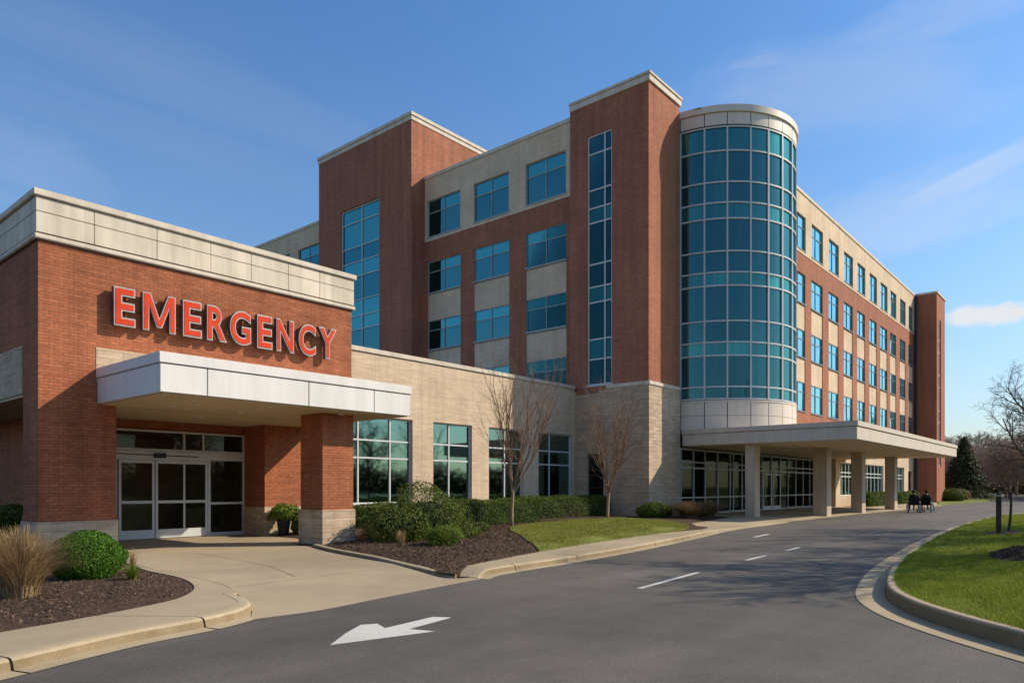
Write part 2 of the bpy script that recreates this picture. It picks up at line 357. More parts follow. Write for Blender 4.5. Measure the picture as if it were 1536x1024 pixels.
def window(parent, pl, p, a0, a1, z0, z1, vs=(), hs=(), fw=0.06, fd=0.10, frame='alu', glass=('glass_blue',), rowmat=None, inset=0.06, tilt=0.004, name='window', sill=None, bars=None):
    f = MB()
    pbox(f, pl, p, a0, a0 + fw, 0, fd, z0, z1); pbox(f, pl, p, a1 - fw, a1, 0, fd, z0, z1)
    pbox(f, pl, p, a0 + fw, a1 - fw, 0, fd, z0, z0 + fw); pbox(f, pl, p, a0 + fw, a1 - fw, 0, fd, z1 - fw, z1)
    hb = (bars or fw) / 2
    for a in vs: pbox(f, pl, p, a - hb, a + hb, 0.006, fd - 0.006, z0 + fw, z1 - fw)
    for z in hs: pbox(f, pl, p, a0 + fw, a1 - fw, 0.012, fd - 0.012, z - hb, z + hb)
    if sill:
        pbox(f, pl, p, a0 - 0.04, a1 + 0.04, -sill, fd * 0.6, z0 - 0.09, z0 - 0.004)
    w = f.build(name, frame, parent)
    g = MB()
    A = [a0 + 0.02, *vs, a1 - 0.02]; Z = [z0 + 0.02, *sorted(hs), z1 - 0.02]
    for j in range(len(Z) - 1):
        for i in range(len(A) - 1):
            t1, t2 = random.gauss(0, tilt), random.gauss(0, tilt)
            wa, wz = (A[i + 1] - A[i]) / 2, (Z[j + 1] - Z[j]) / 2
            pts = []
            for sa, sz in ((-1, -1), (1, -1), (1, 1), (-1, 1)):
                d = inset + max(-0.025, min(0.025, sa * t1 * wa + sz * t2 * wz))
                pts.append(ppt(pl, p, (A[i] + A[i + 1]) / 2 + sa * wa, d, (Z[j] + Z[j + 1]) / 2 + sz * wz))
            g.quad(pts, rowmat[j] if rowmat else 0)
    g.build('pane', list(glass), w)
    return w
def smooth_path(pts, n=6):
    P = [Vector((p[0], p[1])) for p in pts]; out = []
    T = [(P[min(i + 1, len(P) - 1)] - P[max(i - 1, 0)]).normalized() for i in range(len(P))]
    for i in range(len(P) - 1):
        a, b = P[i], P[i + 1]; l = (b - a).length
        for k in range(n):
            t = k / n
            q = a * (2 * t ** 3 - 3 * t * t + 1) + T[i] * l * (t ** 3 - 2 * t * t + t) + b * (3 * t * t - 2 * t ** 3) + T[i + 1] * l * (t ** 3 - t * t)
            out.append((q.x, q.y))
    out.append(tuple(P[-1])); return out
def sheet(name, poly, mat, z=0.0, mound=0.0, width=1.0, spacing=1.0, skirt=-0.2, zfunc=None, rough=0.0):
    """a ground sheet cut to its outline, with an optional gentle mound and a skirt"""
    poly = [Vector((p[0], p[1])) for p in poly]
    n = len(poly); P = np.array(poly)
    A = P; B = np.roll(P, -1, 0); AB = B - A; LL = np.maximum((AB ** 2).sum(1), 1e-9)
    def inside(x, y):
        x = np.atleast_1d(np.asarray(x, float)); y = np.atleast_1d(np.asarray(y, float)); c = np.zeros(len(x), bool)
        for (xi, yi), (xj, yj) in zip(A, B):
            m_ = (yi > y) != (yj > y)
            if yi != yj: c ^= m_ & (x < (xj - xi) * (y - yi) / (yj - yi) + xi)
        return c
    def dist(x, y):
        d = np.full(len(x), 1e18)
        for a_, ab, ll in zip(A, AB, LL):
            t = np.clip(((x - a_[0]) * ab[0] + (y - a_[1]) * ab[1]) / ll, 0, 1)
            d = np.minimum(d, (a_[0] + ab[0] * t - x) ** 2 + (a_[1] + ab[1] * t - y) ** 2)
        return np.sqrt(d)
    pts = list(poly)
    if spacing:
        x0, y0 = P.min(0); x1, y1 = P.max(0)
        gx_, gy_ = np.meshgrid(np.arange(x0, x1, spacing), np.arange(y0, y1, spacing)); gx_, gy_ = gx_.ravel(), gy_.ravel()
        gx_ = gx_ + rng.uniform(-.3, .3, len(gx_)) * spacing; gy_ = gy_ + rng.uniform(-.3, .3, len(gy_)) * spacing
        k = inside(gx_, gy_) & (dist(gx_, gy_) > spacing * 0.3)
        pts += [Vector(q) for q in zip(gx_[k], gy_[k])]
    r = delaunay_2d_cdt(pts, [(i, (i + 1) % n) for i in range(n)], [], 1, 1e-5)
    V, F = r[0], r[2]
    def zz(x, y):
        x = np.atleast_1d(np.asarray(x, float)); y = np.atleast_1d(np.asarray(y, float))
        h = np.broadcast_to(np.asarray(zfunc(x, y) if zfunc else z, float), x.shape).copy()
        if mound:
            d = np.minimum(dist(x, y) / width, 1.0); h += mound * (d * d * (3 - 2 * d))
            if rough: h += rough * d * (np.sin(x * 1.7 + y * 0.6) + np.sin(y * 2.3 - x * 0.8)) * 0.5
        return h
    mb = MB(); VX = np.array([v.x for v in V]); VY = np.array([v.y for v in V])
    mb.v = list(zip(VX.tolist(), VY.tolist(), zz(VX, VY).tolist()))
    mb.f = [tuple(f) for f in F]; mb.m = [0] * len(F)
    pz = zz(P[:, 0], P[:, 1])
    for i in range(n):
        a, b = poly[i], poly[(i + 1) % n]
        mb.quad([(a.x, a.y, skirt), (b.x, b.y, skirt), (b.x, b.y, pz[(i + 1) % n]), (a.x, a.y, pz[i])])
    o = mb.build(name, mat, None, smooth=False)
    o['kind'] = 'structure'
    return o, zz, inside
def sweep(name, path, profile, mat, taper=None):
    P = [Vector((p[0], p[1])) for p in path]; k = len(profile); mb = MB()
    for i, p in enumerate(P):
        t = (P[min(i + 1, len(P) - 1)] - P[max(i - 1, 0)]).normalized(); nrm = Vector((-t.y, t.x))
        s = taper(i / (len(P) - 1)) if taper else 1.0
        for d, z in profile:
            q = p + nrm * d; mb.v.append((q.x, q.y, -0.128 + (z + 0.128) * s))
    for i in range(len(P) - 1):
        for j in range(k - 1):
            mb.f.append((i * k + j, (i + 1) * k + j, (i + 1) * k + j + 1, i * k + j + 1)); mb.m.append(0)
    for i in (0, len(P) - 1):
        mb.f.append(tuple(i * k + j for j in range(k))); mb.m.append(0)
    o = mb.build(name, mat); o['kind'] = 'structure'; return o
def cards(name, c, size, mat, parent=None, normals=None, aspect=1.6, lean=0.6):
    """many small leaf-shaped faces at the points c"""
    n = len(c); c = np.asarray(c, float)
    d = rng.normal(size=(n, 3))
    if normals is not None: d = d * lean + normals
    d /= np.linalg.norm(d, axis=1)[:, None] + 1e-9
    u = np.cross(d, rng.normal(size=(n, 3))); u /= np.linalg.norm(u, axis=1)[:, None] + 1e-9
    w = np.cross(d, u)
    s = (size * rng.uniform(0.6, 1.4, n))[:, None]
    v = np.empty((n, 4, 3))
    v[:, 0] = c - u * s * aspect; v[:, 1] = c + w * s * 0.6; v[:, 2] = c + u * s * aspect; v[:, 3] = c - w * s * 0.6
    return raw_quads(name, v.reshape(-1, 3), n, 4, mat, parent)
def raw_quads(name, verts, nf, k, mat, parent=None):
    me = bpy.data.meshes.new(name)
    me.vertices.add(nf * k); me.vertices.foreach_set('co', np.ascontiguousarray(verts, np.float32).ravel())
    me.loops.add(nf * k); me.loops.foreach_set('vertex_index', np.arange(nf * k, dtype=np.int32))
    me.polygons.add(nf); me.polygons.foreach_set('loop_start', np.arange(0, nf * k, k, dtype=np.int32))
    me.materials.append(M[mat]); me.update(calc_edges=True); me.validate()
    o = bpy.data.objects.new(name, me); COL.objects.link(o)
    if parent is not None: o.parent = parent
    return o
def blob_points(n, r, seed, lumps=0.22, flat=0.0, shell=0.35):
    """points through a lumpy crown: r = (rx, ry, rz), base at z = 0"""
    g = np.random.default_rng(seed)
    d = g.normal(size=(n, 3)); d /= np.linalg.norm(d, axis=1)[:, None]
    k = g.normal(size=(10, 3)); k /= np.linalg.norm(k, axis=1)[:, None]; amp = g.uniform(-1, 1, 10)
    lob = np.zeros(n)
    for q, a in zip(k, amp): lob += a * np.exp(-((1 - d @ q) / 0.10))
    k2 = g.normal(size=(30, 3)); k2 /= np.linalg.norm(k2, axis=1)[:, None]
    for q in k2: lob += 0.35 * np.exp(-((1 - d @ q) / 0.02))
    rad = (1 + lumps * lob) * (1 - shell * g.power(1.0, n) ** 2 * g.random(n))
    p = d * rad[:, None] * np.array(r)
    p[:, 2] = p[:, 2] + r[2] * (1 - flat)
    keep = p[:, 2] > 0.02
    return p[keep], d[keep]
def bush(name, label, cat, loc, r, n, size, mat, seed, group=None, lumps=0.2, flat=0.15, core=0.82, part='foliage', stray=0.03):
    e = empty(name, label, cat, loc, 0, group)
    p, d = blob_points(n, r, seed, lumps, flat)
    k = np.random.default_rng(seed + 5).random(len(p)) < stray
    p[k] = p[k] * np.random.default_rng(seed + 6).uniform(1.03, 1.15, (int(k.sum()), 1))
    cards(part, p, size, mat, e, d, 1.5, 0.9)
    c = MB(); T = 14
    for j in range(8):
        for i in range(T):
            th = math.pi * (0.02 + 0.96 * j / 7); f = 2 * math.pi * i / T; q = 0.66 + 0.05 * math.sin(3 * f + seed + j)
            c.v.append((r[0] * q * math.sin(th) * math.cos(f), r[1] * q * math.sin(th) * math.sin(f), max(0.0, r[2] * (1 - flat) + r[2] * q * math.cos(th))))
    for j in range(7):
        for i in range(T): c.f.append((j * T + i, j * T + (i + 1) % T, (j + 1) * T + (i + 1) % T, (j + 1) * T + i)); c.m.append(0)
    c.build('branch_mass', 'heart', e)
    b = MB(); g = np.random.default_rng(seed + 99)
    for i in range(4):
        a = i * 1.6 + g.random(); q = (math.cos(a) * r[0] * 0.5, math.sin(a) * r[1] * 0.5, r[2] * 1.2)
        b = MB(); b.tube([(0, 0, -0.04), (q[0] * 0.5, q[1] * 0.5, q[2] * 0.45), q], [0.02, 0.014, 0.006], 5); b.build('stem', 'bark', e)
    return e
def hedge(name, label, loc, sx, sy, h, n, size, mat, seed, group=None, rz=0.0):
    e = empty(name, label, 'hedge', loc, rz, group)
    g = np.random.default_rng(seed)
    q = g.uniform(-1, 1, (n, 3)); ax = g.choice(3, n, p=[0.2, 0.4, 0.4]); sg = g.choice([-1, 1], n)
    q[np.arange(n), ax] = sg * (1 - 0.22 * g.random(n) ** 2)
    # round the shoulders so that the clipped top is soft
    m = np.maximum(np.abs(q[:, 1]), np.abs(q[:, 2])); l = (np.abs(q[:, 1]) ** 5 + np.abs(q[:, 2]) ** 5) ** 0.2
    q[:, 1:] *= (m / l)[:, None]
    m = np.maximum(np.abs(q[:, 0]), np.abs(q[:, 1])); l = (np.abs(q[:, 0]) ** 6 + np.abs(q[:, 1]) ** 6) ** (1 / 6)
    q[:, :2] *= (m / l)[:, None]
    p = q * np.array([sx / 2, sy / 2, h / 2]); p[:, 2] += h / 2
    wob = 0.05 * np.sin(p[:, 0] * 2.3 + seed) + 0.035 * np.sin(p[:, 0] * 5.1 + p[:, 1] * 3)
    p[:, 2] += wob * (p[:, 2] > h * 0.5); p[:, 1] += 0.05 * np.sin(p[:, 0] * 3.1 + p[:, 2] * 4 + seed)
    p += g.normal(size=p.shape) * 0.02
    nrm = np.zeros((n, 3)); nrm[np.arange(n), ax] = sg
    keep = p[:, 2] > 0.0
    cards('foliage', p[keep], size, mat, e, nrm[keep], 1.4, 0.9)
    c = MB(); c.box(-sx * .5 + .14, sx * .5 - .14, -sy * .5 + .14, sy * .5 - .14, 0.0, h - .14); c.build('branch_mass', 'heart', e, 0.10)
    b = MB(); k = max(3, int(sx / 0.8))
    for i in range(k):
        x = -sx / 2 + sx * (i + 0.5) / k
        b = MB(); b.tube([(x, 0, -0.05), (x + 0.04, 0.02, h * 0.45), (x + 0.1, 0, h * 0.8)], [0.03, 0.02, 0.008], 5); b.build('stem', 'bark', e)
    return e
def tuft(name, label, cat, loc, r, h, n, mat, seed, w=0.006, group=None, spread=0.6, part='blade_clump'):
    e = empty(name, label, cat, loc, 0, group)
    g = np.random.default_rng(seed)
    a = g.uniform(0, 2 * math.pi, n); out = g.power(0.9, n) * spread
    b0 = np.stack([np.cos(a) * r * 0.28 * g.random(n), np.sin(a) * r * 0.28 * g.random(n), np.full(n, -0.03)], 1)
    d = np.stack([np.cos(a + g.normal(0, .25, n)), np.sin(a + g.normal(0, .25, n)), np.zeros(n)], 1)
    hh = h * g.uniform(0.55, 1.08, n)
    t = np.stack([-d[:, 1], d[:, 0], np.zeros(n)], 1)
    vs = []
    S = 4
    for k in range(S + 1):
        u = k / S
        c = b0 + d * (r * out * (u ** 1.7))[:, None] * 1.25
        c[:, 2] += hh * (1 - (1 - u) ** 1.35) * (1 - 0.28 * out * u * u)
        vs.append((c, w * (1 - 0.8 * u)))
    q = np.empty((n, S, 4, 3))
    for k in range(S):
        (c0, w0), (c1, w1) = vs[k], vs[k + 1]
        q[:, k, 0] = c0 - t * w0; q[:, k, 1] = c0 + t * w0; q[:, k, 2] = c1 + t * w1; q[:, k, 3] = c1 - t * w1
    raw_quads(part, q.reshape(-1, 3), n * S, 4, mat, e)
    return e
def grow(trunk, crown, p, d, length, r, level, prm, g):
    segs = prm['segs'][level]; pts = [p.copy()]; rads = [r]; q = p.copy(); dd = d.copy()
    end_r = r * prm['taper'][level]
    for i in range(segs):
        jit = Vector(g.normal(size=3)) * prm['jit'][level]
        dd = (dd + jit + Vector((0, 0, prm['up'][level]))).normalized()
        q = q + dd * (length / segs); pts.append(q.copy()); rads.append(r + (end_r - r) * (i + 1) / segs)
    (trunk if level == 0 else crown).tube(pts, rads, (8, 6, 4, 3, 3, 3)[level], 0, level < 2)
    if level + 1 >= prm['levels']: return
    n = prm['n'][level]
    for i in range(n):
        t = prm['t0'][level] + (1 - prm['t0'][level]) * ((i + g.random() * 0.8) / n)
        x = t * segs; k = min(int(x), segs - 1); f = x - k
        b = pts[k].lerp(pts[k + 1], f); br = rads[k] + (rads[k + 1] - rads[k]) * f
        ax = (pts[k + 1] - pts[k]).normalized()
        phi = i * 2.4 + g.random() * 0.9
        s = ax.cross(Vector((0.3, 0.5, 0.81))).normalized(); s2 = ax.cross(s)
        ang = prm['ang'][level] * g.uniform(0.75, 1.25)
        nd = ax * math.cos(ang) + (s * math.cos(phi) + s2 * math.sin(phi)) * math.sin(ang)
        grow(trunk, crown, b, nd.normalized(), length * prm['len'][level] * (1.1 - 0.5 * t * prm.get('short', 1)) * g.uniform(0.8, 1.2),
             max(min(br * 0.8, r * prm['rad'][level]), prm['rmin']), level + 1, prm, g)
def bare_tree(name, label, loc, height, r, prm, seed, tmat, cmat, rz=0, group=None, lean=(0, 0)):
    e = empty(name, label, 'tree', loc, rz, group)
    t, c = MB(), MB(); g = np.random.default_rng(seed)
    grow(t, c, Vector((0, 0, -0.08)), Vector((lean[0], lean[1], 1)).normalized(), height * prm['trunk'], r, 0, prm, g)
    t.build('trunk', tmat, e, smooth=True); c.build('crown', cmat, e)
    return e
def copy_tree(o, parent=None):
    c = o.copy(); COL.objects.link(c); c.parent = parent
    for ch in list(o.children): copy_tree(ch, c)
    return c

# ------------------------------------------------------------------ ground and road
ground = MB(); ground.quad([(-1500, -1500, -0.22), (1800, -1500, -0.22), (1800, 1500, -0.22), (-1500, 1500, -0.22)])
ground.build('ground', 'field')['kind'] = 'structure'
rd = [(-60, -70), (96, -70), (98, 0), (110, 5.5), (134, 9.0), (168, 13.5), (260, 26), (260, 34), (160, 19), (132, 14.6), (106, 12.6), (84, 13.3), (82, 20), (30, 24), (-60, 24)]
sheet('road', rd, 'asphalt', -0.13, spacing=0, skirt=-0.24)

north_l = smooth_path([(-12, 2.2), (-6, 4.8), (-1, 7.0), (2.05, 8.13), (2.71, 8.40), (3.47, 8.66), (4.4, 8.84), (5.0, 9.10), (5.38, 9.46), (5.58, 9.95), (5.74, 10.6)], 6)
KP = [(-0.24, -0.122), (-0.02, -0.116), (0.0, -0.03), (0.022, -0.006), (0.055, 0.004), (0.17, 0.008), (0.17, -0.12)]
i1 = next(i for i, p in enumerate(north_l) if p[0] > 2.1); i2 = next(i for i, p in enumerate(north_l) if p[0] > 4.38)
def cut(path, gap=0.03):
    a, b = Vector(path[-2]), Vector(path[-1]); path = list(path); path[-1] = tuple(b - (b - a).normalized() * gap); return path
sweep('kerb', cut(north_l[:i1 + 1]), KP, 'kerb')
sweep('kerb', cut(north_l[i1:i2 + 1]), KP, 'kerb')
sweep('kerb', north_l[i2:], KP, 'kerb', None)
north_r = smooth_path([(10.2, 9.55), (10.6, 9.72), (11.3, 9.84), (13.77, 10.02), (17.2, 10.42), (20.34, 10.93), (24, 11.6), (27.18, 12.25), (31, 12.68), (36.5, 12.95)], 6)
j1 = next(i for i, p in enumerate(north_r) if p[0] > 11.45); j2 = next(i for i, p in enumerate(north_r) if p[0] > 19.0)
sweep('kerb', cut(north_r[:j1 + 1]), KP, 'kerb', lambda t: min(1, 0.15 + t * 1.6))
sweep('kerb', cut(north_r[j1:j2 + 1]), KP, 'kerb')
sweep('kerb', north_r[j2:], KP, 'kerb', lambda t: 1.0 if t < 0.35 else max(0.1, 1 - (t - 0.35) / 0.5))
def offset_path(path, d):
    P = [Vector(p) for p in path]; out = []
    for i, p in enumerate(P):
        t = (P[min(i + 1, len(P) - 1)] - P[max(i - 1, 0)]).normalized(); out.append((p.x - t.y * d, p.y + t.x * d))
    return out
# sidewalk left of the driveway
mulch_edge = smooth_path([(-8, 5.2), (-3, 7.6), (0.5, 9.1), (2.45, 9.71), (3.15, 9.9), (4.11, 10.24), (4.92, 10.68), (5.62, 11.65), (6.05, 13.08), (6.15, 14.73), (6.45, 16.4), (6.7, 18.4)], 5)
drive_l = smooth_path([(6.7, 18.4), (6.5, 16.3), (6.3, 14.6), (6.25, 12.9), (6.1, 11.6), (5.80, 10.55), (5.60, 9.95), (5.40, 9.46), (5.15, 9.05)], 5)
kin = offset_path(north_l, 0.165)
joint_a, joint_b = (3.62, 10.05), (4.36, 8.98)
mi_ = min(range(len(mulch_edge)), key=lambda i: (mulch_edge[i][0] - joint_a[0]) ** 2 + (mulch_edge[i][1] - joint_a[1]) ** 2)
ki_ = min(range(len(kin)), key=lambda i: (kin[i][0] - joint_b[0]) ** 2 + (kin[i][1] - joint_b[1]) ** 2)
sheet('sidewalk', kin[:ki_ + 1] + mulch_edge[:mi_ + 1][::-1], 'concrete', 0.004, spacing=0)
def sh(p, dx): return (p[0] + dx, p[1])
kk = kin[ki_:]
kk = [sh(kk[0], 0.025)] + kk[1:]
kk2 = [q for q in kk if q[1] < 10.5]
mm = [sh(mulch_edge[mi_], 0.025)] + mulch_edge[mi_ + 1:]
sheet('sidewalk', kk2 + [(q[0] - 0.03, q[1]) for q in drive_l[::-1] if q[1] > 10.55] + mm[::-1], 'concrete', 0.004, spacing=0,
      zfunc=lambda x, y: 0.004)
# driveway: level under the canopy, ramping down to the gutter
front = smooth_path([(5.15, 8.93), (6.1, 8.86), (7.3, 9.06), (8.85, 9.30), (10.35, 9.52)], 6)
drive_r = smooth_path([(10.15, 9.72), (9.78, 9.85), (9.9, 10.8), (10.35, 12.9), (10.95, 15.4), (11.5, 17.0)], 5)
front_y = lambda x: 8.86 + np.maximum(0, x - 6) * 0.155
dz = lambda x, y: -0.124 + 0.124 * np.clip((y - front_y(x) - 0.05) / 2.4, 0, 1)
sheet('pavement', front + drive_r + [(11.7, 18.5), (13.2, 18.6), (13.2, 24.2), (7.4, 24.2), (7.3, 20.0)] + drive_l, 'concrete', 0, spacing=0.6, zfunc=dz)
# low kerb beside the driveway and the planting bed
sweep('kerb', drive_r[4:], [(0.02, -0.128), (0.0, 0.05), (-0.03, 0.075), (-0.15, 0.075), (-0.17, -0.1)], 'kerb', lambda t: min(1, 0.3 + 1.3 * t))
walk_in = smooth_path([(10.05, 9.92), (10.5, 10.3), (10.95, 10.50), (14.23, 11.29), (18.24, 12.0), (22.9, 12.55), (26.2, 13.05), (28.2, 13.3)], 5)
wk = offset_path(north_r, 0.165)
wk = [p for p in wk if p[0] < 28.4]
sheet('sidewalk', wk + walk_in[::-1], 'concrete', 0.004, spacing=0, zfunc=lambda x, y: 0.004 - 0.1 * np.clip((x - 23) / 5, 0, 1) - 0.1 * np.clip((10.9 - x) / 0.8, 0, 1))
plaza = [p for p in north_r if p[0] > 26.5]; plaza = offset_path(plaza, 0.16) + [(48.6, 13.25), (58.9, 13.02), (70, 13.1), (80, 13.3), (86, 14.4), (90, 15.2), (92.3, 15.7), (92.3, 18.3), (63.2, 18.3), (63, 19.7), (38.0, 19.7), (38.0, 16.6), (34, 15.6), (30.4, 15.0), (28.4, 14.2), (27.6, 13.3)]
def edge_y(x): return np.interp(x, [26, 31, 36.5, 48.6, 58.9, 70, 80, 92], [12.1, 12.68, 12.95, 13.25, 13.02, 13.1, 13.3, 15.6])
sheet('pavement', plaza, 'concrete', 0, spacing=1.5, zfunc=lambda x, y: -0.118 + 0.118 * np.clip((y - edge_y(x)) / 2.2, 0, 1))

bed1, zb1, in_b1 = sheet('ground', [(p[0] + 0.06, p[1] - 0.06) for p in mulch_edge] + [(7.5, 20.2), (7.7, 22), (7.7, 45), (-10, 45), (-14, 10)], 'mulch', -0.02, 0.09, 0.8, 0.5, rough=0.02)
bed2o = [(p[0] - 0.02, p[1] - 0.05) for p in walk_in]
bed2, zb2, in_b2 = sheet('ground', drive_r[4:][::-1] + [(9.95, 9.95)] + bed2o[1:] + [(28.6, 14.0), (30.4, 14.9), (34, 15.6), (38.1, 16.6), (38.1, 19.7), (34.6, 19.7), (34.6, 24.6), (12.9, 24.6), (12.9, 18.4), (11.7, 18.2)], 'mulch', -0.015, 0.10, 1.0, 0.6, rough=0.02)
lawn_n, zln, in_ln = sheet('lawn', smooth_path([(14.5, 11.42), (18.24, 12.06), (22.89, 12.62), (25.8, 13.05), (27.6, 13.9), (29.2, 15.8), (29.6, 18.3), (27, 19.2), (22.9, 18.9), (20.2, 17.3), (17.2, 14.2), (14.5, 11.42)], 5)[:-1], 'soil_lawn', 0.0, 0.16, 2.4, 0.7, rough=0.02, zfunc=lambda x, y: zb2(x, y) + 0.03)

island = [(66, -60), (66, -14), (66, -6), (65.5, -1), (63.5, 2.2), (60, 4.0), (55.9, 4.82), (48.8, 5.64), (45.4, 5.78), (35.7, 5.66), (25.36, 5.03), (19.53, 4.46), (15.96, 4.02), (13.27, 3.51), (12.1, 3.17), (10.98, 2.62), (10.08, 1.95), (9.45, 1.36), (8.86, 0.72), (8.3, -0.2), (8.0, -1.5), (7.9, -4), (7.9, -12), (7.9, -60)]
isl = smooth_path(island, 6)
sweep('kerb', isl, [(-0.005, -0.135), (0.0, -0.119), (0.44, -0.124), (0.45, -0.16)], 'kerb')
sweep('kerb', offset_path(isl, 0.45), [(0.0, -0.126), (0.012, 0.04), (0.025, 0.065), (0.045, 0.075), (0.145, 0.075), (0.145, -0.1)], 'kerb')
lawn_s, zls, in_ls = sheet('lawn', offset_path(isl, 0.58)[::2], 'soil_grass', 0.065, 0.16, 3.0, 1.1, rough=0.03)
sheet('lawn', [(79, 13.6), (96, 12.9), (106, 12.7), (132, 14.8), (160, 19.2), (200, 26), (200, 70), (99, 70), (97.3, 28), (97.3, 16.4), (92.4, 15.9), (88, 15.0)], 'soil_lawn', 0.0, 0.1, 2, 5)
sheet('lawn', [(98.5, -60), (200, -60), (230, 20), (168, 13), (134, 8.5), (110, 5.0), (98.5, 0)], 'soil_lawn', 0.0, 0.1, 2, 6)

def ring(name, cx, cy, rx, ry, zf, rz=0):
    pl = [(cx + rx * math.cos(t) * (1 + 0.06 * math.sin(3 * t + cx)), cy + ry * math.sin(t) * (1 + 0.05 * math.sin(5 * t))) for t in np.linspace(0, 2 * math.pi, 36, endpoint=False)]
    return sheet(name, pl, 'mulch', 0, 0.09, 0.5, 0.25, skirt=-0.1, zfunc=lambda x, y: zf(x, y) + 0.012, rough=0.03)
ring1 = ring('ground', 27.9, 2.95, 1.0, 0.55, zls)
ring2 = ring('ground', 19.2, 1.42, 2.0, 0.85, zls)

# painted markings: thin sheets above the asphalt
def painted(poly, name='road_marking'):
    mb = MB(); mb.quad([(x, y, -0.1255) for x, y in poly]); o = mb.build(name, 'paint'); o['kind'] = 'structure'
painted([(4.83, 6.80), (5.35, 7.21), (5.80, 7.50), (5.99, 7.40), (5.86, 7.09), (6.80, 7.21), (6.92, 6.97), (6.02, 6.81), (6.13, 6.46)])
for (x0, y0, x1, y1, w) in ((11.05, 6.47, 13.94, 6.75, 0.11), (16.98, 6.98, 18.49, 7.08, 0.11), (20.3, 7.18, 21.6, 7.27, 0.11), (25.0, 9.98, 26.9, 10.2, 0.12)):
    d = Vector((x1 - x0, y1 - y0)).normalized(); n = Vector((-d.y, d.x)) * w / 2
    painted([(x0 - n.x, y0 - n.y), (x1 - n.x, y1 - n.y), (x1 + n.x, y1 + n.y), (x0 + n.x, y0 + n.y)])
# saw-cut joints in the driveway
mb = MB()
def strip(mb, pts, w, zf):
    P = smooth_path(pts, 8)
    for i in range(len(P) - 1):
        a, b = Vector(P[i]), Vector(P[i + 1]); t = (b - a).normalized(); n = Vector((-t.y, t.x)) * w / 2
        mb.quad([(a.x - n.x, a.y - n.y, zf(a.x, a.y) + .004), (b.x - n.x, b.y - n.y, zf(b.x, b.y) + .004), (b.x + n.x, b.y + n.y, zf(b.x, b.y) + .004), (a.x + n.x, a.y + n.y, zf(a.x, a.y) + .004)])
strip(mb, [(6.35, 13.6), (8.4, 13.5), (10.5, 13.4)], 0.012, dz); strip(mb, [(8.6, 18), (8.2, 14), (7.5, 11.6)], 0.010, dz)
strip(mb, [(6.1, 11.2), (8, 11.4), (9.9, 11.5)], 0.010, dz)
mb.build('pavement_joint', 'crack')['kind'] = 'structure'

# grass blades, mulch chips: nobody could count them
def scatter(n, x0, x1, y0, y1, test):
    out = []; c = 0
    while c < n:
        k = rng.uniform((x0, y0), (x1, y1), (n, 2)); k = k[test(k[:, 0], k[:, 1])]; out.append(k); c += len(k)
    return np.concatenate(out)[:n]
def in_view(x, y): return y > 0.0863 * x - 1.2
def blades(label, n, box, test, zf, h, w, mat):
    # clump density follows distance from the kerb nose so near grass is finest
    p = scatter(n, *box, test); z = zf(p[:, 0], p[:, 1])
    a = rng.uniform(0, 2 * math.pi, n); le = rng.uniform(0.2, 0.9, n); hh = h * rng.uniform(0.5, 1.25, n)
    hh *= 0.75 + 0.35 * np.sin(p[:, 0] * 1.9 + 1.3 * np.sin(p[:, 1] * 2.2)) * np.sin(p[:, 1] * 2.7)
    v = np.empty((n, 3, 3)); dx, dy = np.cos(a), np.sin(a)
    v[:, 0] = np.stack([p[:, 0] - dy * w, p[:, 1] + dx * w, z - 0.01], 1)
    v[:, 1] = np.stack([p[:, 0] + dy * w, p[:, 1] - dx * w, z - 0.01], 1)
    v[:, 2] = np.stack([p[:, 0] + dx * hh * le, p[:, 1] + dy * hh * le, z + hh], 1)
    o = raw_quads('grass', v.reshape(-1, 3), n, 3, mat); tag(o, label, 'grass', kind='stuff'); return o
def rings_free(x, y):
    return (((x - 27.9) / 1.0) ** 2 + ((y - 2.95) / 0.55) ** 2 > 1) & (((x - 19.2) / 2.0) ** 2 + ((y - 1.42) / 0.85) ** 2 > 1)
blades('bright green grass blades on the lawn inside the curved kerb', 95000, (9.2, 20, -0.5, 4.6), lambda x, y: in_ls(x, y) & in_view(x, y) & rings_free(x, y), zls, 0.065, 0.006, 'blade')
blades('green grass blades farther along the lawn beyond the stake', 60000, (20, 50, 0.5, 5.4), lambda x, y: in_ls(x, y) & in_view(x, y) & rings_free(x, y), zls, 0.07, 0.010, 'blade')
blades('sparser grass blades on the outer lawn under the roadside trees', 60000, (8.2, 46, -9, 4.6), lambda x, y: in_ls(x, y) & ~in_view(x, y) & rings_free(x, y), zls, 0.07, 0.012, 'blade')
blades('short yellowish green turf on the sunny lawn before the stone wing', 70000, (14, 30, 11, 19.5), in_ln, zln, 0.05, 0.011, 'blade2')
def chips(label, n, box, test, zf, s):
    p = scatter(n, *box, test); z = zf(p[:, 0], p[:, 1])
    c = np.column_stack([p, z + rng.uniform(0.0, 0.018, n)])
    nm = np.tile(np.array([0, 0, 1.0]), (n, 1))
    o = cards('bark_debris', c, s, 'chip', None, nm, 2.0, 0.45); tag(o, label, 'mulch', kind='stuff')
chips('dark brown bark chips around the round green bush', 20000, (0.0, 7, 8.5, 20), in_b1, zb1, 0.014)
chips('dark brown bark chips between the driveway and the lawn', 30000, (9.8, 24, 9.8, 20), lambda x, y: in_b2(x, y) & ~in_ln(x, y), zb2, 0.016)
chips('dark bark chips in the ring around the bare roadside tree', 5000, (17, 21.4, 0.4, 2.4), ring2[2], ring2[1], 0.016)

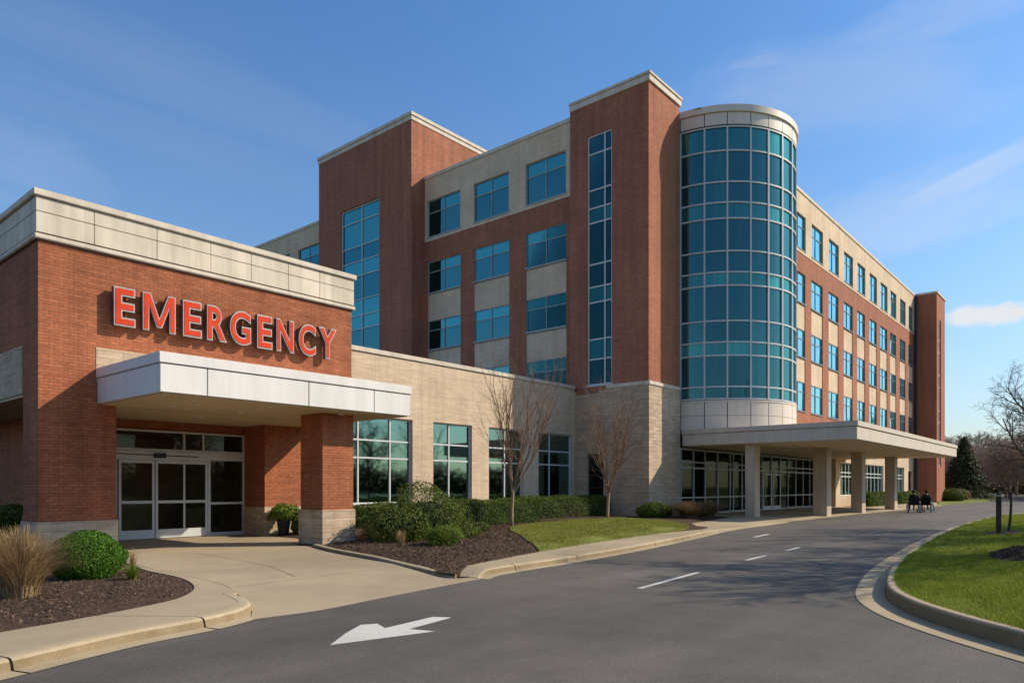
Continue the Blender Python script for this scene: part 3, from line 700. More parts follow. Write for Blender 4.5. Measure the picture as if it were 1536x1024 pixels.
# ------------------------------------------------------------------ emergency wing
EX0, EX1, EY = 5.78, 15.0, 19.9
ew = empty('emergency_wing', 'single storey red brick emergency wing with a pale panelled parapet band and glazed sliding doors', 'building', (0, 0, 0))
mb = MB()
facade(mb, 'Y', EY, EX0, EX1, 3.74, 7.66, [(7.06, 9.4, 4.4, 5.2)], 0.03)
mb.quad([(7.06, EY + .03, 4.4), (9.4, EY + .03, 4.4), (9.4, EY + .03, 5.2), (7.06, EY + .03, 5.2)])
# corner pier
facade(mb, 'Y', EY, EX0, 7.54, 0.86, 3.74); facade(mb, 'X', EX0, EY, 21.02, 0.86, 7.66)
mb.quad([(7.54, EY, 0.86), (7.54, 23.5, 0.86), (7.54, 23.5, 3.74), (7.54, EY, 3.74)])
mb.quad([(EX0, 21.02, 0.86), (7.54, 21.02, 0.86), (7.54, 21.02, 4.0), (EX0, 21.02, 4.0)])
facade(mb, 'X', EX0, 21.02, 44, 5.2, 7.66); mb.quad([(EX0 + .03, 21.02, 3.9), (EX0 + .03, 44, 3.9), (EX0 + .03, 44, 5.3), (EX0 + .03, 21.02, 5.3)])
facade(mb, 'X', 7.6, 21.02, 44, 0.0, 4.0)                       # wall at the back of the side porch
# recessed entrance: side pier, wall above the doors, right hand return
facade(mb, 'Y', 23.5, 7.54, 13.08, 3.45, 3.80)
facade(mb, 'X', 13.08, 22.1, 23.5, 0.98, 3.80); facade(mb, 'Y', 22.1, 13.08, 15.0, 0.98, 3.80)
mb.quad([(15, EY, 3.74), (15, 24.5, 3.74), (15, 24.5, 7.66), (15, EY, 7.66)]); mb.quad([(15, 22.1, 0), (15, 24.5, 0), (15, 24.5, 3.8), (15, 22.1, 3.8)])
mb.quad([(15, 24.5, 5), (15, 44, 5), (15, 44, 7.66), (15, 24.5, 7.66)])
# rowlock courses that step out over the stone base
mb.box(EX0 - .02, 7.56, EY - .02, 21.04, 0.80, 0.93); 
mb.build('brick_wall', 'brick', ew)
mb = MB(); mb.box(EX0 - .05, 7.58, EY - .05, 21.07, -0.1, 0.80); mb.build('stone_base', 'ashlar', ew, 0.012)
mb = MB(); mb.box(13.04, 15.0, 22.06, 23.5, -0.05, 0.98)
mb.build('stone_base', 'ashlar', ew, 0.012)
mb = MB(); mb.box(EX0 - .012, EX0 + .4, 21.06, 44, 3.98, 5.2); mb.box(7.06, 9.4, EY - .012, EY + .025, 4.3, 5.2)
mb.build('stone_lintel', 'ashlar', ew)
mb = MB(); mb.box(EX0 + .02, 7.6, 21.03, 44, 3.92, 3.97); mb.build('porch_ceiling', 'soffit', ew)
# panelled parapet band: two rows of panels over a dark backing, a base bead and a cap
mb = MB(); mb.box(EX0 - .03, EX1 + .03, EY - .03, 44, 7.60, 8.75); mb.build('band_backing', 'joint', ew)
mb = MB(); jt = 0.005
xs = [EX0 - .06, 7.0, 8.55, 10.05, 11.3, 12.55, 13.7, EX1 + .06]
for i in range(len(xs) - 1):
    a0, a1 = xs[i] + jt, xs[i + 1] - jt
    if i == 0: a0 = xs[0]
    if i == len(xs) - 2: a1 = xs[-1]
    mb.box(a0, a1, EY - .06, EY + .3, 7.78, 8.27); mb.box(a0, a1, EY - .06, EY + .3, 8.285, 8.62)
ys = [EY + .31, 21.6, 23.2, 24.8, 26.4, 28, 30, 32, 34, 38, 44]
for i in range(len(ys) - 1):
    mb.box(EX0 - .06, EX0 + .3, ys[i] + (jt if i else 0), ys[i + 1] - jt, 7.78, 8.27); mb.box(EX0 - .06, EX0 + .3, ys[i] + (jt if i else 0), ys[i + 1] - jt, 8.285, 8.62)
mb.box(EX1 - .3, EX1 + .06, EY + .31, 44, 7.78, 8.62)
mb.build('parapet_panel', 'precast', ew, 0.006)
mb = MB(); mb.box(EX0 - .10, EX1 + .10, EY - .10, 44, 7.62, 7.74); mb.build('base_bead', 'cap', ew, 0.02)
mb = MB(); mb.box(EX0 - .13, EX1 + .13, EY - .13, 44.1, 8.64, 8.80); mb.build('parapet_cap', 'cap', ew, 0.015)
# entrance screen
DY = 23.42
mb = MB()
for x in (7.6, 13.02): mb.box(x, x + .06, DY, DY + .12, 0, 3.45)
for x in (10.97, 11.62): mb.box(x - .03, x + .03, DY + .01, DY + .11, 2.86, 3.40)
mb.box(7.66, 13.02, DY, DY + .12, 3.39, 3.45); mb.box(7.66, 13.02, DY - .01, DY + .13, 2.80, 2.86)
mb.box(7.66, 13.02, DY - .02, DY + .14, 2.54, 2.795); mb.box(7.7, 11.75, DY - .10, DY - .022, 2.60, 2.76)
mb.box(11.76, 11.86, DY, DY + .12, 0, 2.54); mb.box(11.86, 13.02, DY + .005, DY + .115, 1.06, 1.14); mb.box(11.86, 13.02, DY + .005, DY + .115, 0, 0.12)
mb.box(7.66, 11.76, DY + .01, DY + .12, 2.50, 2.54)
mb.build('door_frame', 'door_frame', ew, 0.004)
mb = MB(); mb.box(9.95, 10.30, DY - .20, DY - .102, 2.57, 2.72); mb.tube([(8.2, DY - .105, 2.68), (11.4, DY - .105, 2.64)], [.018, .018], 6); mb.build('door_sensor', 'dark', ew, 0.01)
def leaf(x0, x1, y, mids):
    f = MB(); s = 0.075
    f.box(x0, x0 + s, y, y + .05, 0.02, 2.49); f.box(x1 - s, x1, y, y + .05, 0.02, 2.49)
    f.box(x0 + s, x1 - s, y, y + .05, 2.40, 2.49); f.box(x0 + s, x1 - s, y, y + .05, 0.02, 0.30); f.box(x0 + s, x1 - s, y + .002, y + .048, 1.13, 1.22)
    for m_ in mids: f.box(m_ - .03, m_ + .03, y + .004, y + .046, 0.30, 2.40)
    d = f.build('sliding_door', 'door_frame', ew, 0.004)
    q = MB(); A = [x0 + s, *mids, x1 - s]
    for i in range(len(A) - 1): q.quad([(A[i] - .01, y + .025, .29), (A[i + 1] + .01, y + .025, .29), (A[i + 1] + .01, y + .025, 2.41), (A[i] - .01, y + .025, 2.41)])
    q.build('pane', 'glass_door', d)
leaf(7.70, 8.93, DY + .055, []); leaf(8.95, 10.02, DY + .0, []); leaf(10.05, 11.75, DY + .0, [10.97])
q = MB()
for x0, x1, z0, z1 in ((7.66, 10.97, 2.86, 3.39), (10.97, 11.62, 2.86, 3.39), (11.62, 13.02, 2.86, 3.39), (11.86, 13.02, 1.14, 2.54), (11.86, 13.02, .12, 1.06)):
    q.quad([(x0, DY + .06, z0), (x1, DY + .06, z0), (x1, DY + .06, z1), (x0, DY + .06, z1)])
q.build('pane', 'glass_door', ew)
# a lobby behind the doors
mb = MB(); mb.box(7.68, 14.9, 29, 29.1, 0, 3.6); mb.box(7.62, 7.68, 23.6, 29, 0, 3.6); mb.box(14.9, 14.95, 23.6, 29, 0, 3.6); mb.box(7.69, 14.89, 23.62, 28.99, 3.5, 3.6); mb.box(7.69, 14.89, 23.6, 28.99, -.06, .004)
mb.box(9.3, 11.5, 27.2, 27.9, 0, 1.05); mb.box(12.2, 12.9, 26, 26.6, 0, .9); mb.build('lobby', 'room_painted_lit', ew)
mb = MB(); mb.box(EX0, EX1, EY + .3, 44, 8.3, 8.4); mb.build('roof', 'roof', ew)

# entrance canopy with its brick column
ec = empty('entrance_canopy', 'flat white canopy over the emergency doors on one brick column with a stone foot', 'canopy')
CX0, CX1, CY0 = 7.08, 14.42, 16.27
mb = MB(); mb.box(CX0 + .03, CX1 - .03, CY0 + .03, 19.86, 3.80, 4.6); mb.build('canopy_core', 'joint', ec)
mb = MB()
xs = [CX0, 8.16, 10.9, 13.06, CX1]
for i in range(len(xs) - 1):
    mb.box(xs[i] + (.010 if i else 0), xs[i + 1] - (.010 if i < 3 else 0), CY0, CY0 + .1, 3.77, 4.40)
mb.box(CX0, CX0 + .1, CY0 + .102, 19.87, 3.77, 4.40); mb.box(CX1 - .1, CX1, CY0 + .102, 19.87, 3.77, 4.40)
mb.build('fascia', 'fascia', ec, 0.008)
mb = MB(); mb.box(CX0 - .035, CX1 + .035, CY0 - .035, 19.88, 4.415, 4.66); mb.build('roof_cap', 'fascia', ec, 0.014)
mb = MB(); mb.box(CX0 + .1, CX1 - .1, CY0 + .1, 23.40, 3.745, 3.765); mb.build('soffit', 'soffit', ec)
for x, y in ((8.2, 17.0), (10.2, 17.0), (12.6, 17.2), (8.4, 18.6), (10.4, 18.8), (12.0, 19.4), (10.3, 21.0), (8.7, 17.9)):
    mb = MB(); mb.tube([(x, y, 3.752), (x, y, 3.722)], [.10, .10], 18); mb.build('downlight', 'lamp', ec)
cx0, cx1, cy0, cy1 = 11.97, 13.03, 17.2, 18.28
mb = MB(); mb.box(cx0, cx1, cy0, cy1, 1.0, 3.75); cc = mb.build('column', 'brick', ec)
mb = MB(); mb.box(cx0 - .05, cx1 + .05, cy0 - .05, cy1 + .05, -.13, 1.0); mb.build('stone_foot', 'ashlar', cc, 0.014)

# the big letters
sg = empty('emergency_sign', 'large red channel letters reading EMERGENCY in silver trim on the brick wall', 'sign', (0, EY, 5.79))
spans = [(7.39, 7.92), (8.10, 8.96), (9.16, 9.69), (9.84, 10.43), (10.52, 11.18), (11.38, 11.88), (12.02, 12.62), (12.79, 13.42), (13.52, 14.21)]
def glyph(ch, offset, extrude):
    cu = bpy.data.curves.new('glyph', 'FONT'); cu.body = ch; cu.size = 1.0; cu.offset = offset; cu.extrude = extrude; cu.resolution_u = 6
    o = bpy.data.objects.new('glyph', cu); COL.objects.link(o)
    dg = bpy.context.evaluated_depsgraph_get(); me = bpy.data.meshes.new_from_object(o.evaluated_get(dg))
    bpy.data.objects.remove(o); bpy.data.curves.remove(cu); return me
def place_glyph(me, x0, x1, zh, y0, depth, ref):
    co = np.empty(len(me.vertices) * 3); me.vertices.foreach_get('co', co); co = co.reshape(-1, 3)
    (ax, bx, ay, by) = ref
    out = np.empty_like(co)
    out[:, 0] = x0 + (co[:, 0] - ax) / (bx - ax) * (x1 - x0)
    out[:, 2] = (co[:, 1] - ay) / (by - ay) * zh
    out[:, 1] = np.where(co[:, 2] > 0, y0, y0 + depth)
    me.vertices.foreach_set('co', out.ravel()); me.update()
def inset(poly, d):
    P = [Vector(p) for p in poly]; n = len(P); out = []
    ar = sum(P[i].x * P[(i + 1) % n].y - P[(i + 1) % n].x * P[i].y for i in range(n)); sgn = 1 if ar > 0 else -1
    for i in range(n):
        e0 = (P[i] - P[i - 1]).normalized(); e1 = (P[(i + 1) % n] - P[i]).normalized()
        n0 = Vector((-e0.y, e0.x)) * sgn; n1 = Vector((-e1.y, e1.x)) * sgn
        m_ = (n0 + n1).normalized(); k = d / max(0.35, m_.dot(n0)); out.append(P[i] + m_ * k)
    return out
def plate(poly, y0, y1):
    n = len(poly); me = bpy.data.meshes.new('letter')
    me.from_pydata([(p[0], y0, p[1]) for p in poly] + [(p[0], y1, p[1]) for p in poly], [], [tuple(range(n)), tuple(range(2 * n - 1, n - 1, -1))] + [(i, i + n, (i + 1) % n + n, (i + 1) % n) for i in range(n)])
    me.update(); return me
for ch, (x0, x1) in zip('EMERGENCY', spans):
    if ch == 'M':
        W = x1 - x0
        op = [(0, 0), (0, 1), (.20, 1), (W / 2, .36), (W - .20, 1), (W, 1), (W, 0), (W - .165, 0), (W - .165, .66), (W / 2 + .07, .11), (W / 2 - .07, .11), (.165, .66), (.165, 0)]
        op = [(x0 + p[0], p[1]) for p in op]
        tray, face = plate(op, -.26, -.10), plate(inset(op, .030), -.272, -.222)
    else:
        tray = glyph(ch, 0.044, 0.05); co = np.array([v.co[:] for v in tray.vertices]); ref = (co[:, 0].min(), co[:, 0].max(), co[:, 1].min(), co[:, 1].max())
        face = glyph(ch, 0.013, 0.05)
        place_glyph(tray, x0, x1, 1.0, -0.26, 0.16, ref); place_glyph(face, x0, x1, 1.0, -0.272, 0.05, ref)
    tray.materials.clear(); tray.materials.append(M['silver']); face.materials.clear(); face.materials.append(M['letter'])
    tray.materials.append(M['dark_return'])
    for p_ in tray.polygons: p_.material_index = 0 if abs(p_.normal.y) > 0.5 else 1
    o = bpy.data.objects.new('letter', tray); COL.objects.link(o); o.parent = sg
    f = bpy.data.objects.new('letter_face', face); COL.objects.link(f); f.parent = o
    for zz_ in (0.2, 0.8): b = MB(); b.tube([((x0 + x1) / 2 - .02, -0.105, zz_), ((x0 + x1) / 2 - .02, 0, zz_)], [.02, .02], 6); b.build('letter_bracket', 'silver', o)

# ------------------------------------------------------------------ limestone link wing
LY = 24.5
lw = empty('stone_wing', 'low pale limestone wing with tall teal windows between the emergency wing and the brick tower', 'building')
wins = [(17.66, 21.85, (18.91, 20.65)), (23.13, 25.74, (24.28,)), (26.98, 29.74, (28.35,)), (31.05, 34.19, (32.2,))]
holes = [(a, b, 0.90, 4.68) for a, b, _ in wins]
mb = MB(); facade(mb, 'Y', LY, 15.0, 34.5, -0.1, 7.35, holes, 0.32); mb.build('stone_wall', 'limestone', lw)
mb = MB(); mb.box(15.02, 34.48, LY - .07, LY + .5, 7.36, 7.56); mb.build('coping', 'cap', lw, 0.015)
mb = MB(); mb.box(15.02, 34.48, LY + .5, 44, 7.2, 7.3); mb.build('roof', 'roof', lw)
for a, b, vs in wins:
    window(lw, 'Y', LY + .13, a, b, .92, 4.68, vs, (2.90, 3.66), 0.07, 0.12, 'alu', ('glass_link', 'glass_link'), None, 0.06, 0.0025, sill=0.10)
mb = MB(); mb.box(15.1, 34.4, 28.5, 28.6, 0, 4.9); mb.box(15.1, 34.4, 24.9, 28.5, 4.8, 4.9); mb.box(15.1, 34.4, 24.9, 28.5, 0, .1)
for x in (22.4, 26.3, 30.3): mb.box(x, x + .12, 24.9, 28.5, 0, 4.8)
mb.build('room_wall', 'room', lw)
for a, b, _ in wins:
    mb = MB()
    for k in range(7): mb.box(b - .36 + k * .05, b - .32 + k * .05, LY + .36 + .03 * (k % 2), LY + .40 + .03 * (k % 2), 0.95, 4.6)
    mb.build('curtain', 'curtain', lw)

# ------------------------------------------------------------------ main hospital block
hb = empty('hospital_block', 'large five storey brick and stone hospital block with towers and a curved glass bay', 'building')
ROOF = 23.6
# near brick tower
TX, TY0, TY1, TX1, TZ = 34.5, 19.6, 24.9, 38.1, 24.0
s1 = (22.0, 23.68, 7.5, 21.9)
mb = MB()
facade(mb, 'X', TX + .05, TY0 + .05, TY1, 7.42, TZ - .3, [s1], 0.22)
facade(mb, 'Y', TY0 + .05, TX + .05, TX1, 7.42, TZ - .3)
mb.quad([(TX + .05, TY1, 7), (39, TY1, 7), (39, TY1, TZ - .3), (TX + .05, TY1, TZ - .3)])
mb.quad([(TX1, TY0 + .05, 7), (TX1, TY1, 7), (TX1, TY1, TZ - .3), (TX1, TY0 + .05, TZ - .3)])
mb.box(TX - .004, TX + .04, 22.35, 24.42, 7.16, 7.42); mb.box(TX - .004, TX + .04, 22.9, 24.42, 7.0, 7.155)
mb.build('brick_tower', 'brick_far', hb)
mb = MB(); facade(mb, 'X', TX, TY0, TY1, -.1, 7.2, [(22.54, 23.68, 0.5, 3.57)], 0.3); facade(mb, 'Y', TY0, TX, TX1, -.1, 7.2)
mb.quad([(TX1, TY0, 0), (TX1, TY0 + .3, 0), (TX1, TY0 + .3, 7.2), (TX1, TY0, 7.2)])
mb.build('stone_base', 'ashlar', hb)
mb = MB(); mb.box(TX - .06, TX1, TY0 - .06, TY0 + .3, 7.205, 7.43); mb.box(TX - .06, TX + .3, TY0 + .3, 22.34, 7.205, 7.43); mb.build('base_moulding', 'cap', hb, 0.03)
mb = MB(); mb.box(TX - .05, TX1 + .05, TY0 - .05, TY1, TZ - .3, TZ + .04); mb.box(TX - .11, TX1 + .11, TY0 - .11, TY1 + .02, TZ + .045, TZ + .2); mb.build('tower_cap', 'cap', hb, 0.02)
zr = [20.84, 18.75, 17.71, 16.86, 14.47, 13.16, 12.27, 10.14, 8.99]
rm = [0, 1, 0, 0, 1, 0, 0, 1, 0, 0]
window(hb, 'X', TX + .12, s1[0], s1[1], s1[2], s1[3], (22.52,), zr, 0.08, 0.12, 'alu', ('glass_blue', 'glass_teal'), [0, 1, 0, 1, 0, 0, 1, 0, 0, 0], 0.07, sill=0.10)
window(hb, 'X', TX + .2, 22.54, 23.68, .5, 3.57, (), (1.6, 2.6), 0.06, 0.1, 'dark', ('glass_dark',))

# far stair tower
UX, UY0, UY1, UZ = 33.55, 37.75, 48.7, 27.4
s2 = (41.22, 45.86, 6.0, 22.72)
mb = MB(); facade(mb, 'X', UX, UY0, UY1, 5, UZ - .2, [s2], 0.22)
facade(mb, 'Y', UY0, UX, 41.2, 5, UZ - .2); mb.quad([(41.2, UY0, 20), (41.2, UY1, 20), (41.2, UY1, UZ - .2), (41.2, UY0, UZ - .2)]); mb.quad([(UX, UY1, 5), (41.2, UY1, 5), (41.2, UY1, UZ - .2), (UX, UY1, UZ - .2)])
mb.build('stair_tower', 'brick_far', hb)
mb = MB(); mb.box(UX - .05, 41.25, UY0 - .05, UY1 + .05, UZ - .2, UZ + .1); mb.box(UX - .12, 41.32, UY0 - .12, UY1 + .12, UZ + .105, UZ + .35); mb.build('tower_cap', 'cap', hb, 0.02)
zr2 = [21.6, 19.75, 18.6, 17.5, 15.7, 14.5, 13.5, 11.7, 10.6, 9.6, 7.8]
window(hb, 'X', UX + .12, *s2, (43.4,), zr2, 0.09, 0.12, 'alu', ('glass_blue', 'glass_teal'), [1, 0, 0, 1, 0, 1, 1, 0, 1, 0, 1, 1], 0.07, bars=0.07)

# facades: tall slots between brick piers hold windows and stone spandrels
ZB = [7.2, 11.2, 15.2, 19.15]; ZT = [9.45, 13.35, 17.5, 21.8]
def slot_facade(pl, p, a0, a1, cols, zlow, split=18.95, gl=('glass_blue', 'glass_teal'), frame='alu_grey', mull=0.5):
    slots = [(c0, c1, max(ZB[0], zlow), ZT[2]) for c0, c1 in cols]
    br, st = MB(), MB()
    facade(br, pl, p, a0, a1, zlow, split, slots, 0.16)
    facade(st, pl, p - .03, a0, a1, split, ROOF - .25, [(c0, c1, ZB[3], ZT[3]) for c0, c1 in cols], 0.20)
    for c0, c1 in cols:
        for k in (0, 1):
            sp = MB(); pbox(sp, pl, p, c0, c1, 0.05, 0.15, ZT[k], ZB[k + 1] - .005); sp.build('spandrel_panel', 'precast_far', hb, 0.008)
    br.build('brick_wall', 'brick_far', hb); st.build('stone_wall', 'precast_far', hb)
    for c0, c1 in cols:
        for k in range(4):
            b, t = ZB[k] + .1, ZT[k]
            if t < zlow + .3: continue
            hgt = t - b
            window(hb, pl, p + .07, c0, c1, b, t, (c0 + (c1 - c0) * mull,), (t - hgt * 0.34,), 0.055, 0.09, frame, gl, [0, 1], 0.05, 0.006, sill=0.13)
shade_cols = [(25.4, 28.52), (29.9, 33.0), (34.24, 37.5), (50.55, 53.55), (54.8, 57.6), (59, 62), (63.2, 66.2)]
FX = 34.85
slot_facade('X', FX, 24.9, UY0, shade_cols[:3], 5.0)
slot_facade('X', FX, UY1, 70, shade_cols[3:], 5.0)
WY = 18.2
wing_cols = [(48.7, 51.4), (52.79, 55.37), (56.73, 59.45), (60.97, 63.6), (65.1, 67.75), (69.15, 71.7), (73.2, 75.83), (77.2, 79.9), (81.1, 83.6), (85.3, 87.83), (89.3, 91.5)]
slot_facade('Y', WY, 46.0, 92.3, wing_cols, 4.9, gl=('glass_sky', 'glass_sky'), frame='alu_dark', mull=0.45)
mb = MB()
mb.box(FX - .10, FX + .5, 24.92, 70, ROOF - .245, ROOF); mb.box(44, 92.28, WY - .10, WY + .5, ROOF - .245, ROOF); mb.build('parapet_cap', 'cap', hb, 0.02)
mb = MB(); mb.quad([(FX + .2, 24.9, ROOF - .3), (38.2, 24.9, ROOF - .3), (38.2, WY + .2, ROOF - .3), (92.3, WY + .2, ROOF - .3), (92.3, 70, ROOF - .3), (FX + .2, 70, ROOF - .3)]); mb.build('roof', 'roof', hb)
mb = MB(); mb.quad([(92.3, WY, 0), (92.3, 70, 0), (92.3, 70, ROOF), (92.3, WY, ROOF)]); mb.quad([(FX, 70, 0), (92.3, 70, 0), (92.3, 70, ROOF), (FX, 70, ROOF)]); mb.build('rear_wall', 'brick_far', hb)

# end tower of the long wing
mb = MB(); sl = (93.55, 94.75, 4.0, 20.6)
facade(mb, 'X', 92.3, 15.97, WY + .3, -.1, 23.4); facade(mb, 'Y', 15.97, 92.3, 97.1, -.1, 23.4, [sl], .25)
mb.quad([(97.1, 15.97, -.1), (97.1, 34, -.1), (97.1, 34, 23.4), (97.1, 15.97, 23.4)]); mb.quad([(92.3, WY, 23), (92.3, 34, 23), (92.3, 34, 23.4), (92.3, WY, 23.4)])
mb.build('end_tower', 'brick_far', hb)
mb = MB(); mb.box(92.2, 97.2, 15.87, 34, 23.4, 23.62); mb.build('tower_cap', 'cap', hb, 0.02)
window(hb, 'Y', 16.08, *sl, (), [6.4, 9.0, 10.4, 13.0, 14.4, 17.0, 18.4], 0.16, 0.1, 'alu', ('glass_blue', 'glass_teal'), [0, 0, 1, 0, 1, 0, 1, 0])
mb = MB(); mb.tube([(92.0, 18.0, 0), (92.0, 18.0, 23.2)], [.13, .13], 8); mb.build('downpipe', 'dark', hb)

# curved glass bay
BC, BR = (43.2, 20.0), 4.95
ph = [-16, 4, 20, 34.5, 50, 63.5, 77, 91, 105, 119, 133, 147, 160]
zb = [6.63, 7.31, 9.07, 9.82, 11.02, 13.01, 13.76, 14.95, 16.79, 17.69, 18.85, 20.61, 21.96]
zb = [1.65 + (z - 1.65) * 1.010 for z in zb]
zk = ['v', 'v', 's', 't', 'v', 's', 't', 'v', 's', 't', 'v', 's']       # kind of each band, bottom to top
def bp(deg, r, z): t = R(deg); return (BC[0] - r * math.cos(t), BC[1] - r * math.sin(t), z)
def arc_band(mb, r0, r1, z0, z1, d0, d1, step=2.5):
    k = max(2, int((d1 - d0) / step)); D = np.linspace(d0, d1, k + 1)
    for i in range(k):
        a, b = D[i], D[i + 1]
        mb.quad([bp(a, r1, z0), bp(b, r1, z0), bp(b, r1, z1), bp(a, r1, z1)]); mb.quad([bp(a, r0, z1), bp(b, r0, z1), bp(b, r1, z1), bp(a, r1, z1)][::-1])
        mb.quad([bp(a, r0, z0), bp(b, r0, z0), bp(b, r1, z0), bp(a, r1, z0)])
    for a in (d0, d1): mb.quad([bp(a, r0, z0), bp(a, r1, z0), bp(a, r1, z1), bp(a, r0, z1)])
bay = MB()
for z in zb: arc_band(bay, BR - .12, BR + .055, z - .042, z + .042, ph[0], ph[-1])
fr = bay.build('bay_frame', 'alu', hb)
for d in ph:
    m_ = MB(); arc_band(m_, BR - .12, BR + .075, zb[0], zb[-1], d - .48, d + .48, 0.6); m_.build('mullion', 'alu', fr)
gl = MB()
for j in range(len(zb) - 1):
    mi = {'v': 0, 's': 1, 't': 0}[zk[j]]
    for i in range(len(ph) - 1):
        D = np.linspace(ph[i], ph[i + 1], 5); rr = BR - .02 + random.uniform(-.006, .006)
        n0 = len(gl.v)
        for a in D: gl.v += [bp(a, rr, zb[j]), bp(a, rr, zb[j + 1])]
        for k in range(4): gl.f.append((n0 + 2 * k, n0 + 2 * k + 2, n0 + 2 * k + 3, n0 + 2 * k + 1)); gl.m.append(mi)
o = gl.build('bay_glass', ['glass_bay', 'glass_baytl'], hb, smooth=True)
mb = MB(); arc_band(mb, BR - .2, BR + .02, 22.1, 23.2, ph[0], ph[-1]); mb.build('upper_bay_backing', 'joint', hb); mb = MB(); arc_band(mb, BR - .2, BR + .02, 4.9, 6.62, ph[0], ph[-1]); mb.build('lower_bay_backing', 'joint', hb)
mb = MB()
for i in range(len(ph) - 1):
    arc_band(mb, BR, BR + .06, 22.28, 22.96, ph[i] + .28, ph[i + 1] - .28)
mb.build('upper_bay_panel', 'baypanel', hb); mb = MB()
for i in range(len(ph) - 1):
    for z0, z1 in ((4.92, 5.72), (5.74, 6.50)): arc_band(mb, BR, BR + .06, z0, z1, ph[i] + .28, ph[i + 1] - .28)
mb.build('lower_bay_panel', 'baypanel', hb)
mb = MB(); arc_band(mb, BR - .3, BR + .16, 22.985, 23.36, ph[0], ph[-1]); mb.build('bay_cap', 'baypanel', hb); mb = MB(); arc_band(mb, BR - .2, BR + .09, 6.51, 6.60, ph[0], ph[-1]); mb.build('bay_sill', 'baypanel', hb)
top = MB(); top.quad([bp(a, BR - .1, 23.24) for a in np.linspace(ph[0], ph[-1], 40)]); top.quad([bp(a, BR, 4.93) for a in np.linspace(ph[0], ph[-1], 40)]); top.build('bay_roof', 'roof', hb)

# ground floor: glazed front set back under the canopy, then stone wall with windows
mb = MB(); gx = [38.12, 39.75, 41.3, 43.1, 44.95, 45.5, 46.9, 48.6, 50.4, 52.2, 53.9, 55.6, 57.3, 59.0, 60.6, 62.98]
for i, x in enumerate(gx):
    w_ = .05 if i % 3 else .07
    mb.box(max(x - w_, 38.12), min(x + w_, 63.0), 19.55, 19.70, 0, 3.9)
for z, hh in ((0.06, .06), (1.02, .045), (2.78, .05), (3.12, .045), (3.87, .06)):
    for i in range(len(gx) - 1): mb.box(gx[i] + .05, gx[i + 1] - .05, 19.565, 19.685, z - hh, z + hh)
sf = mb.build('shopfront_frame', 'alu_grey', hb)
mb = MB()
for i in range(len(gx) - 1):
    for z0, z1 in ((.1, 1.0), (1.05, 2.75), (2.8, 3.1), (3.15, 3.85)):
        mb.quad([(gx[i], 19.62, z0), (gx[i + 1], 19.62, z0), (gx[i + 1], 19.62, z1), (gx[i], 19.62, z1)])
mb.build('pane', 'glass_lobby', sf)
for x0 in (50.5, 52.3):
    d = MB(); x1 = x0 + 1.58
    d.box(x0, x0 + .11, 19.50, 19.545, .02, 2.6); d.box(x1 - .11, x1, 19.50, 19.545, .02, 2.6); d.box(x0 + .11, x1 - .11, 19.50, 19.545, .02, .28); d.box(x0 + .11, x1 - .11, 19.50, 19.545, 2.5, 2.6)
    dd = d.build('lobby_door', 'alu', hb); d = MB(); d.tube([(x0 + .2, 19.44, .8), (x0 + .2, 19.44, 1.5)], [.02, .02], 6); d.build('handle', 'alu', dd)
mb = MB(); mb.box(38.15, 63, 26, 26.1, 0, 4); mb.box(38.1, 38.14, 19.75, 26, 0, 4); mb.box(38.15, 63, 19.72, 26, 3.95, 4.0); mb.box(38.15, 63, 19.72, 26, -.05, .01)
for x in (41, 46, 51, 56): mb.box(x, x + .5, 22.5, 23, 0, 3.9)
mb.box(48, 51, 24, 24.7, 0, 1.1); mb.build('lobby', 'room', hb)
for x in (40.2, 43.9, 47.4, 54.3, 57.9):
    mb = MB()
    for k in range(9): mb.box(x + k * .07, x + .05 + k * .07, 19.9 + .04 * (k % 2), 19.94 + .04 * (k % 2), .1, 3.8)
    mb.build('curtain', 'curtain', hb)
gw = [(64.3, 69.4), (72.0, 78.6), (84.3, 87.5)]
mb = MB(); facade(mb, 'Y', WY + .04, 63, 92.3, -.1, 5.2, [(a, b, .9, 3.75) for a, b in gw] + [(89.4, 91.2, 0, 3.4)], .3)
mb.quad([(63, WY + .04, 0), (63, 19.7, 0), (63, 19.7, 4.2), (63, WY + .04, 4.2)]); mb.build('stone_wall', 'limestone', hb)
for a, b in gw: window(hb, 'Y', WY + .2, a, b, .9, 3.75, tuple(a + (b - a) * t for t in ((.2, .4, .6, .8) if b - a > 4 else (.5,))), (2.55, 2.9), .08, .1, 'alu', ('glass_link',), sill=.1)
window(hb, 'Y', WY + .2, 89.4, 91.2, .02, 3.4, (), (2.4,), .08, .1, 'dark', ('glass_dark',))

# drop-off canopy
dc = empty('drop_off_canopy', 'long flat cream canopy on four square columns over the hospital drop-off', 'canopy')
PX0, PX1, PY0, PZ = 38.14, 66.0, 10.05, 4.02
mb = MB(); mb.box(PX0, PX1, PY0, 19.5, PZ, PZ + .64); mb.build('fascia', 'porte', dc, 0.02)
mb = MB(); mb.box(PX0 - .06, PX1 + .06, PY0 - .06, 19.52, PZ + .665, PZ + .92); mb.box(PX0 + .05, PX1 - .05, PY0 + .05, 19.4, PZ + .64, PZ + .665); mb.build('roof_cap', 'porte', dc, 0.02)
mb = MB(); mb.box(PX0 + .25, PX1 - .25, PY0 + .25, 19.45, PZ - .03, PZ - .004); mb.build('soffit', 'soffit', dc)
for x0, x1, y0, y1 in ((38.62, 39.4, 15.4, 15.95), (44.7, 45.6, 13.45, 14.25), (52.05, 53.0, 13.4, 14.1), (61.1, 62.05, 13.4, 14.1)):
    c = MB(); c.box(x0, x1, y0, y1, -.15, PZ - .02); co_ = c.build('column', 'column', dc, 0.02)
